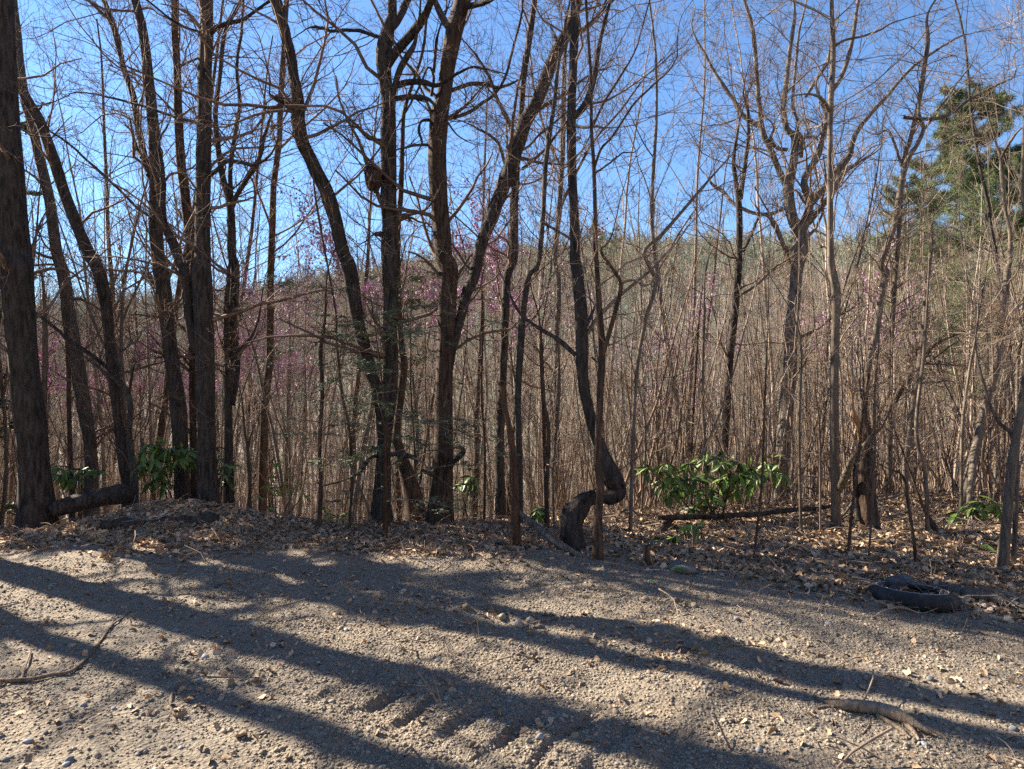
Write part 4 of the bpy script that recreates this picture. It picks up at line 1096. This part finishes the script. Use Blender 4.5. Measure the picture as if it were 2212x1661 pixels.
for rg, pts, Y in DEB:
    log('dead_branch', 'bare pale dead branch in the pile around the reddish broken snag', at_depth(zr(rg, pts), Y, Y + random.uniform(-.5, .5)), random.choice(['dead', 'greydead']), 'branch', 8, .06, 'dead branches heaped round the snag')
STK = [('r6', [(250, 1480, 10), (380, 1490, 12), (480, 1498, 10), (640, 1490, 8)], 'long grey stick lying in the leaves left of the knobby tree foot'), ('r6', [(640, 1555, 6), (820, 1550, 10), (980, 1560, 8)], 'thin stick lying in the leaves before the knobby tree'),
       ('r6', [(1220, 1395, 16), (1290, 1400, 20), (1360, 1385, 18), (1430, 1420, 8)], 'thick crooked branch on the leaves right of the forked tree foot'), ('r6', [(1180, 1450, 8), (1280, 1520, 12), (1330, 1570, 10)], 'stick slanting through leaves before the forked tree'),
       ('r8', [(420, 1600, 6), (480, 1690, 10)], 'short stick in the leaves before the spreading tree')]
for rg, pts, lab in STK[:4]:
    log('stick', lab, on_ground(zr(rg, pts)), 'greydead', 'stick', 8, .05)
log('arched_twig', 'pale arched twig in front of the old tyre', [[*(gpx(1885, 1338) + np.array([0, 0, .01])), .004], [*(gpx(1910, 1334) + np.array([0, 0, .05])), .006], [*(gpx(1945, 1334) + np.array([0, 0, .075])), .006], [*(gpx(1980, 1334) + np.array([0, 0, .04])), .005], [*(gpx(2000, 1332) + np.array([0, 0, .03])), .004], [*(gpx(2030, 1326) + np.array([0, 0, .05])), .003]], 'dead', 'stick', 7)
for a, b_, lab in ((((2090, 1330), (2055, 1370)), .05, 'left thin twig leaning on the tyre'), (((2120, 1332), (2075, 1375)), .06, 'right thin twig leaning on the tyre')):
    pa = gpx(*a[0]); pb = gpx(*a[1])
    log('thin_twig', lab, [[pa[0] - .12, pa[1], pa[2] + .10, .003], [*(pa * .5 + pb * .5 + np.array([-.03, 0, .05])), .004], [pb[0], pb[1], pb[2] + .01, .003]], 'dead', 'stick', 6)
# splintered stake by the mossy stone
log('splintered_stake', 'short splintered stake standing beside the mossy stone', at_depth([(1398, 1222, 13), (1399, 1205, 13), (1397, 1190, 9), (1396, 1178, 4)], 6.0, 6.0), 'red', 'stake', 8, .1)

# ------------------------------------------------------------------ stones
def stone(name, label, u, v, wpx, hfac, mat, seed, group=None, ry=.8):
    p = gpx(u, v); rx = wpx / F_PX * p[1] / 2
    g = Geo(); V, F = blob(rx, rx * ry, rx * hfac, seed, .22, 9, 13)
    V[:, 2] = np.maximum(V[:, 2], -rx * hfac * .6)
    g.add(V, F)
    o = obj(name, g.mesh(name, M[mat]), None, (p[0], p[1], p[2] + rx * hfac * .35))
    o.rotation_euler = (0, 0, seed * 1.3)
    return tag(o, label, 'stone', group)
stone('mossy_stone', 'flat mossy grey stone in the leaves beside the splintered stake', 1474, 1232, 72, .35, 'mossstone', 4)
stone('round_stone', 'round pale stone on the gravel low and right of centre', 1331, 1540, 18, .8, 'stone', 9)
stone('broken_brick', 'flat reddish brick fragment on the gravel low centre', 1180, 1541, 24, .3, 'brick', 13)
CL = [(1008, 1328, 22), (1062, 1322, 26), (1085, 1338, 22), (1120, 1352, 26), (1145, 1342, 20), (1262, 1386, 24), (935, 1312, 18), (1300, 1368, 16), (888, 1300, 16), (1330, 1372, 20), (1165, 1355, 16), (1460, 1300, 20), (1500, 1310, 18), (1395, 1295, 16)]
for i, (u, v, w) in enumerate(CL):
    stone('earth_clod', 'lump of tan earth along the ridge beside the wheel rut', u, v, w, .7, 'clod' if 'clod' in M else 'stone', 40 + i, 'earth clods along the wheel rut')
rs = random.Random(8)
for i in range(60):
    v = rs.uniform(1300, 1655); u = rs.uniform(5, 2205)
    stone('loose_stone', 'small loose stone lying in the gravel of the track', u, v, rs.uniform(9, 20), rs.uniform(.45, .75), rs.choice(['bluestone', 'stone', 'bluestone']), 100 + i, 'loose stones on the gravel track')

# ------------------------------------------------------------------ old tyre, plastic block, green scrap
def tyre():
    c = gpx(1970, 1297); c[2] -= .045
    Ro, Ri, w = .315, .205, .135
    prof = [(Ri, .018), (Ri + .012, .004), (Ri + .05, .0), (Ro - .035, .006), (Ro - .012, .022), (Ro, .05), (Ro + .004, w / 2), (Ro, w - .05), (Ro - .012, w - .022), (Ro - .035, w - .006), (Ro - .06, w), (Ri + .05, w + .002), (Ri + .03, w + .004), (Ri + .012, w - .004), (Ri, w - .018), (Ri + .01, w - .03), (Ro - .03, w - .04), (Ro - .022, w / 2), (Ro - .03, .04), (Ri + .01, .03)]
    S = 96; k = len(prof)
    pr = np.array(prof); a = np.arange(S) / S * 2 * PI
    V = np.zeros((S, k, 3))
    for i in range(S):
        rr = pr[:, 0].copy()
        if i % 4 < 1: rr[4:9] -= .009
        V[i, :, 0] = rr * math.cos(a[i]); V[i, :, 1] = rr * math.sin(a[i]); V[i, :, 2] = pr[:, 1]
    i = np.arange(S)[:, None] * k; i2 = ((np.arange(S) + 1) % S)[:, None] * k; j = np.arange(k)[None]; j2 = (j + 1) % k
    F = np.stack([i + j, i2 + j, i2 + j2, i + j2], -1).reshape(-1, 4)
    g = Geo(); g.add(V, F)
    m, nt, b = new_mat('old_rubber')
    tc = nd(nt, 'ShaderNodeTexCoord')
    nt.links.new(ramp(nt, noise(nt, tc.outputs['Object'], 9, 5), [(.4, (.013, .013, .013)), (.62, (.04, .036, .032)), (.8, (.12, .10, .08))]), b.inputs['Base Color'])
    b.inputs['Roughness'].default_value = .7; b.inputs['Specular IOR Level'].default_value = .3
    t = thing('old_tyre', c, 'old black tyre lying flat in the leaves at right', 'tyre')
    t.rotation_euler = (math.radians(-4), math.radians(5), .4)
    obj('casing', g.mesh('tyre_casing', m), t)
    th = np.linspace(0, 2 * PI, 97)
    g = Geo(); g.add(*tubes(np.stack([(Ri + .036) * np.cos(th), (Ri + .036) * np.sin(th), np.full(97, w + .003)], 1), np.full(97, .005), 6, ref=(0, 0, 1)))
    m2, nt, b = new_mat('worn_rubber_ring'); b.inputs['Base Color'].default_value = (.22, .22, .23, 1); b.inputs['Roughness'].default_value = .4
    obj('bead_ring', g.mesh('tyre_bead', m2), t)
    # plastic block behind
    p = gpx(1943, 1272)
    w_, d_, h_ = .235, .12, .10
    V = []; F = []
    prof = [(0, 1.06), (.012, 1.1), (.03, 1.0), (h_ - .018, .9), (h_, .86)]
    n = 24
    for z, s in prof:
        for q in range(n):
            an = q / n * 2 * PI; cx, sy = math.cos(an), math.sin(an)
            e = .35
            V.append((w_ / 2 * s * math.copysign(abs(cx) ** e, cx), d_ / 2 * s * math.copysign(abs(sy) ** e, sy), z + .012 * math.sin(an * 2)))
    for l in range(len(prof) - 1):
        for q in range(n): F.append((l * n + q, l * n + (q + 1) % n, (l + 1) * n + (q + 1) % n, (l + 1) * n + q))
    g = Geo(); g.add(np.array(V), np.array(F)); top = (len(prof) - 1) * n
    g.add(np.array([(0, 0, h_ + .004)]), np.array([(top + q - len(V), top + (q + 1) % n - len(V), 0) for q in range(n)]))
    m3, nt, b = new_mat('faded_plastic')
    tc = nd(nt, 'ShaderNodeTexCoord')
    nt.links.new(ramp(nt, noise(nt, tc.outputs['Object'], 12, 5), [(.35, (.045, .05, .055)), (.7, (.10, .11, .12))]), b.inputs['Base Color'])
    b.inputs['Roughness'].default_value = .5
    o = obj('plastic_block', g.mesh('plastic_block', m3), None, (p[0], p[1], p[2] - .005)); o.rotation_euler = (.12, -.06, .15)
    tag(o, 'blue grey upturned plastic piece lying behind the old tyre', 'plastic piece')
    p = gpx(1410, 1262)
    th = np.linspace(0, 1, 9)
    V = []
    for i_, q in enumerate(th):
        for s_ in (-1, 0, 1):
            V.append((q * .05 - .025, s_ * (.014 + .004 * math.sin(q * 9)), .012 * math.sin(q * 5) + .008 * abs(s_) + .012))
    F = [(i_ * 3 + s_, i_ * 3 + 3 + s_, i_ * 3 + 4 + s_, i_ * 3 + 1 + s_) for i_ in range(8) for s_ in (0, 1)]
    g = Geo(); g.add(np.array(V), np.array(F))
    m4, nt, b = new_mat('green_plastic'); b.inputs['Base Color'].default_value = (.01, .32, .16, 1); b.inputs['Roughness'].default_value = .35
    tag(obj('green_scrap', g.mesh('green_scrap', m4), None, tuple(p)), 'crumpled bright green plastic scrap by the splintered stake', 'litter')
tyre()

# ------------------------------------------------------------------ scatter (geometry nodes instancing, for what nobody could count)
def scatter(name, pts, rot, scl, protos, label, idx=None):
    me = bpy.data.meshes.new(name)
    n = len(pts)
    me.vertices.add(n); me.vertices.foreach_set('co', np.asarray(pts, np.float32).ravel())
    a = me.attributes.new('rot', 'FLOAT_VECTOR', 'POINT'); a.data.foreach_set('vector', np.asarray(rot, np.float32).ravel())
    a = me.attributes.new('scl', 'FLOAT_VECTOR', 'POINT'); a.data.foreach_set('vector', np.asarray(scl, np.float32).ravel())
    if idx is None: idx = rng.integers(0, len(protos), n)
    a = me.attributes.new('pick', 'INT', 'POINT'); a.data.foreach_set('value', np.asarray(idx, np.int32))
    col = bpy.data.collections.new(name + '_sources')
    for i, pm in enumerate(protos):
        o = bpy.data.objects.new('%s_source_%02d' % (name, i), pm); col.objects.link(o)
    ng = bpy.data.node_groups.new(name + '_scatter', 'GeometryNodeTree')
    ng.interface.new_socket('Geometry', in_out='INPUT', socket_type='NodeSocketGeometry')
    ng.interface.new_socket('Geometry', in_out='OUTPUT', socket_type='NodeSocketGeometry')
    gi = ng.nodes.new('NodeGroupInput'); go = ng.nodes.new('NodeGroupOutput')
    iop = ng.nodes.new('GeometryNodeInstanceOnPoints')
    ci = ng.nodes.new('GeometryNodeCollectionInfo'); ci.inputs[0].default_value = col
    ci.inputs['Separate Children'].default_value = True; ci.inputs['Reset Children'].default_value = True
    def na(nm, dt):
        q = ng.nodes.new('GeometryNodeInputNamedAttribute'); q.data_type = dt; q.inputs[0].default_value = nm; return q.outputs[0]
    L = ng.links.new
    L(gi.outputs[0], iop.inputs['Points']); L(ci.outputs[0], iop.inputs['Instance'])
    iop.inputs['Pick Instance'].default_value = True
    L(na('pick', 'INT'), iop.inputs['Instance Index'])
    er = ng.nodes.new('FunctionNodeEulerToRotation')
    L(na('rot', 'FLOAT_VECTOR'), er.inputs[0]); L(er.outputs[0], iop.inputs['Rotation'])
    L(na('scl', 'FLOAT_VECTOR'), iop.inputs['Scale'])
    L(iop.outputs[0], go.inputs[0])
    o = obj(name, me)
    md = o.modifiers.new('scatter', 'NODES'); md.node_group = ng
    return tag(o, label, kind='stuff')

def polar(n, r0, r1, half, p=1.0):
    """points ahead of the camera, density falling with distance when p < 2"""
    r = (rng.uniform(r0 ** p, r1 ** p, n)) ** (1 / p)
    a = rng.uniform(-half, half, n)
    return r * np.sin(a), r * np.cos(a)

# pebbles
def pebble_mesh(i):
    g = Geo(); r = np.random.default_rng(70 + i)
    V, F = blob(1, r.uniform(.7, 1), r.uniform(.45, .8), 70 + i, .3, 5, 7)
    g.add(V, F); return g.mesh('pebble', M['stone'], True)
PEB = [pebble_mesh(i) for i in range(6)]
x, y = polar(150000, 2.4, 8.2, math.radians(44), .6)
k = rng.random(len(x)) > np.maximum(litter_at(x, y) * .85, .22 + .6 * vnoise(x * 1.4, y * 2.0, 61))
x, y = x[k], y[k]
n = len(x)
s = np.clip(rng.lognormal(math.log(.0046), .45, n), .0022, .015)
z = hground(x, y) + s * .2
scatter('gravel', np.stack([x, y, z], 1), np.stack([rng.normal(0, .3, n), rng.normal(0, .3, n), rng.uniform(0, 6.28, n)], 1), np.stack([s * rng.uniform(.8, 1.5, n), s, s], 1), PEB, 'loose tan and grey gravel of the track')

# dead leaves
def dead_leaf(i):
    r = np.random.default_rng(200 + i)
    nL = 7; t = np.linspace(0, 1, nL)
    w = .36 * np.sin(PI * np.clip(t * .93 + .05, 0, 1)) ** .7 * (1 + .28 * np.sin(t * 21 + r.uniform(0, 3)))
    curl = r.uniform(-1.2, 1.6); roll = r.uniform(-.3, 1.1)
    V = []
    ang = np.cumsum(np.full(nL, curl / nL)); xx = np.cumsum(np.cos(ang)) / nL; zz_ = np.cumsum(np.sin(ang)) / nL
    for k_ in range(nL):
        for s_ in (-1, 0, 1):
            V.append((xx[k_] - .5, s_ * w[k_] * math.cos(roll * abs(s_)), zz_[k_] - zz_.mean() + abs(s_) * w[k_] * math.sin(roll) + r.normal(0, .02)))
    F = [(a * 3 + s_, a * 3 + 3 + s_, a * 3 + 4 + s_, a * 3 + 1 + s_) for a in range(nL - 1) for s_ in (0, 1)]
    g = Geo(); g.add(np.array(V), np.array(F)); return g.mesh('dead_leaf', M['dryleaf'])
DL = [dead_leaf(i) for i in range(10)]
x, y = polar(90000, 3.0, 16, math.radians(46), 1.1)
lit = litter_at(x, y)
k = rng.random(len(x)) < np.maximum(lit, .03 + .12 * (vnoise(x * 1.2, y * 1.2, 77) > .4) * (y > 3.3) + .12 * np.exp(-((y + .43 * x - 4.72) / .3) ** 2))
x, y = x[k], y[k]; n = len(x)
s = rng.uniform(.03, .09, n) * np.where(litter_at(x, y) > .3, 1, .75)
z = hground(x, y) + s * .12
scatter('leaf_litter', np.stack([x, y, z], 1), np.stack([rng.normal(0, .5, n), rng.normal(0, .5, n), rng.uniform(0, 6.28, n)], 1), np.stack([s, s, s], 1), DL, 'tan dead leaves covering the forest floor')

# twiggy litter
def twiglet(i):
    P, R = grow(np.zeros((1, 3)), np.array([[1., 0, .05]]), [1.0], [.012], 6, .18, 0, .4)
    g = Geo(); g.add(*tubes(P - P.mean(1, keepdims=True), R, 5))
    s2, d2, L2, r2 = sprout(P, R, 2, .3, .9, .7, .2, .4, .7); P2, R2 = grow(s2, d2, L2, r2, 4, .15, 0, .4)
    g.add(*tubes(P2 - P.mean(1, keepdims=True), R2, 4)); return g.mesh('fallen_twig', M['twig_pale'])
TW = [twiglet(i) for i in range(5)]
x, y = polar(5200, 3.0, 13, math.radians(45), 1.2)
k = rng.random(len(x)) < .08 + .9 * litter_at(x, y); x, y = x[k], y[k]; n = len(x)
s = rng.uniform(.15, .6, n)
scatter('twig_debris', np.stack([x, y, hground(x, y) + .015], 1), np.stack([rng.normal(0, .08, n), rng.normal(0, .12, n), rng.uniform(0, 6.28, n)], 1), np.stack([s, s, s], 1), TW, 'fallen twigs strewn over the leaf litter')

# brush of the thicket and the far woods
def join_mesh(name, tr, cr, mats, keep=1.0):
    g = Geo()
    g.V = tr.V + cr.V
    return None
def brush(i, Ht, n, mat):
    a = rng.uniform(0, 6.28, n)
    st = np.stack([np.cos(a) * rng.uniform(0, .5, n), np.sin(a) * rng.uniform(0, .5, n), np.full(n, -.2)], 1)
    d = np.stack([rng.normal(0, .16, n), rng.normal(0, .16, n), np.ones(n)], 1)
    P, R = grow(st, d, rng.uniform(.5, 1.1, n) * Ht, rng.uniform(.008, .02, n), 8, .06, .05, .3)
    g = Geo(); g.add(*tubes(P, R, 4))
    st, d, L, r = sprout(P, R, 5, .25, 1, .8, .25, .28, .55, rmin=.003); P1, R1 = grow(st, d, L, r, 5, .16, .03, .4); g.add(*tubes(P1, R1, 3))
    st, d, L, r = sprout(P1, R1, 3, .2, 1, .7, .25, .55, .7, rmin=.0025); P2, R2 = grow(st, d, L, r, 4, .16, .03, .5); g.add(*tubes(P2, R2, 3))
    return g.mesh('brush', M[mat])
BR = [brush(0, 3.4, 4, 'twig'), brush(1, 4.4, 4, 'twig_pale'), brush(2, 2.4, 6, 'twig'), brush(3, 5.2, 3, 'stem_pale')]
x, y = polar(850, 9.6, 42, math.radians(46), 1.5)
k = (y > 12.2 - .12 * x + .8 * vnoise(x, y * 0, 3)); x, y = x[k], y[k]
x2 = rng.uniform(.5, 8, 70); y2 = rng.uniform(9.2, 12, 70); x = np.concatenate([x, x2]); y = np.concatenate([y, y2]); n = len(x)
s = rng.uniform(.7, 1.25, n) * (1 + .012 * y)
scatter('undergrowth', np.stack([x, y, hground(x, y)], 1), np.stack([rng.normal(0, .06, n), rng.normal(0, .06, n), rng.uniform(0, 6.28, n)], 1), np.stack([s, s, s], 1), BR, 'dense leafless brown thicket of saplings and brush')

def far_tree(i, Ht, r, m1, mt, wig=.09, up=.07, tw=.008, m2=4, m3=3, tlo=.35):
    tr, cr, _ = proto_tree(Ht, r, m1, .62, .3, wig, m2, m3, tw, tlo, up)
    g = Geo()
    for q in (tr, cr):
        off = g.n
        for v in q.V: g.V.append(v)
        for f, m_ in zip(q.F, q.M): g.F.append(f + off); g.M.append(m_)
        g.n += q.n
    return g.mesh('far_tree', M[mt])
# slim stems between the countable trees
ST = [far_tree(10, 9, .035, 8, 'stem_pale', .1, .06, .0035, 3, 3, .35), far_tree(11, 11, .05, 9, 'stem_pale', .1, .05, .0035, 3, 3, .4), far_tree(12, 8, .028, 8, 'twig', .12, .05, .003, 4, 3, .3), far_tree(13, 12, .06, 9, 'dark', .1, .05, .004, 3, 3, .4)]
x, y = polar(560, 13.5, 50, math.radians(46), 1.5)
k = y > 12 - .1 * x; x, y = x[k], y[k]; n = len(x)
s = rng.uniform(.6, 1.1, n)
scatter('sapling_stand', np.stack([x, y, hground(x, y) - .1], 1), np.stack([rng.normal(0, .05, n), rng.normal(0, .05, n), rng.uniform(0, 6.28, n)], 1), np.stack([s, s, s], 1), ST, 'stand of slim bare saplings too many to count on the slope', rng.choice([0, 1, 2, 3], n, p=[.36, .3, .2, .14]))
FT = [far_tree(0, 15, .14, 11, 'far'), far_tree(1, 17, .16, 11, 'far'), far_tree(2, 13, .12, 11, 'far_green'), far_tree(3, 16, .15, 11, 'far_green'), far_tree(4, 11, .09, 11, 'stem_pale'), far_tree(5, 15, .15, 14, 'dark'),
      far_tree(6, 14, .24, 22, 'far_green', tw=.035, m2=5, m3=3, tlo=.25), far_tree(7, 15, .24, 22, 'far', tw=.035, m2=5, m3=3, tlo=.25)]
x, y = polar(4400, 44, 340, math.radians(48), 1.5)
xb, yb = polar(700, 13, 60, math.radians(125), 1.4)       # unseen woods added behind the viewer to hold back sky light
xb, yb = xb, -yb
x = np.concatenate([x, xb]); y = np.concatenate([y, yb])
n = len(x); r_ = np.hypot(x, y)
s = rng.uniform(.75, 1.15, n)
green = vnoise(x * .02, y * .02, 55) + .008 * (y - 90) > rng.uniform(-.5, .5, n)
idx = np.where(green, rng.integers(2, 4, n), rng.choice([0, 1, 4, 5], n, p=[.3, .3, .28, .12]))
idx = np.where((r_ > 170), np.where(green, 6, 7), idx)
scatter('forest', np.stack([x, y, hground(x, y) - .2], 1), np.stack([rng.normal(0, .04, n), rng.normal(0, .04, n), rng.uniform(0, 6.28, n)], 1), np.stack([s, s, s], 1), FT, 'leafless woods covering the far hillside, and unseen trees added behind the viewer', idx)
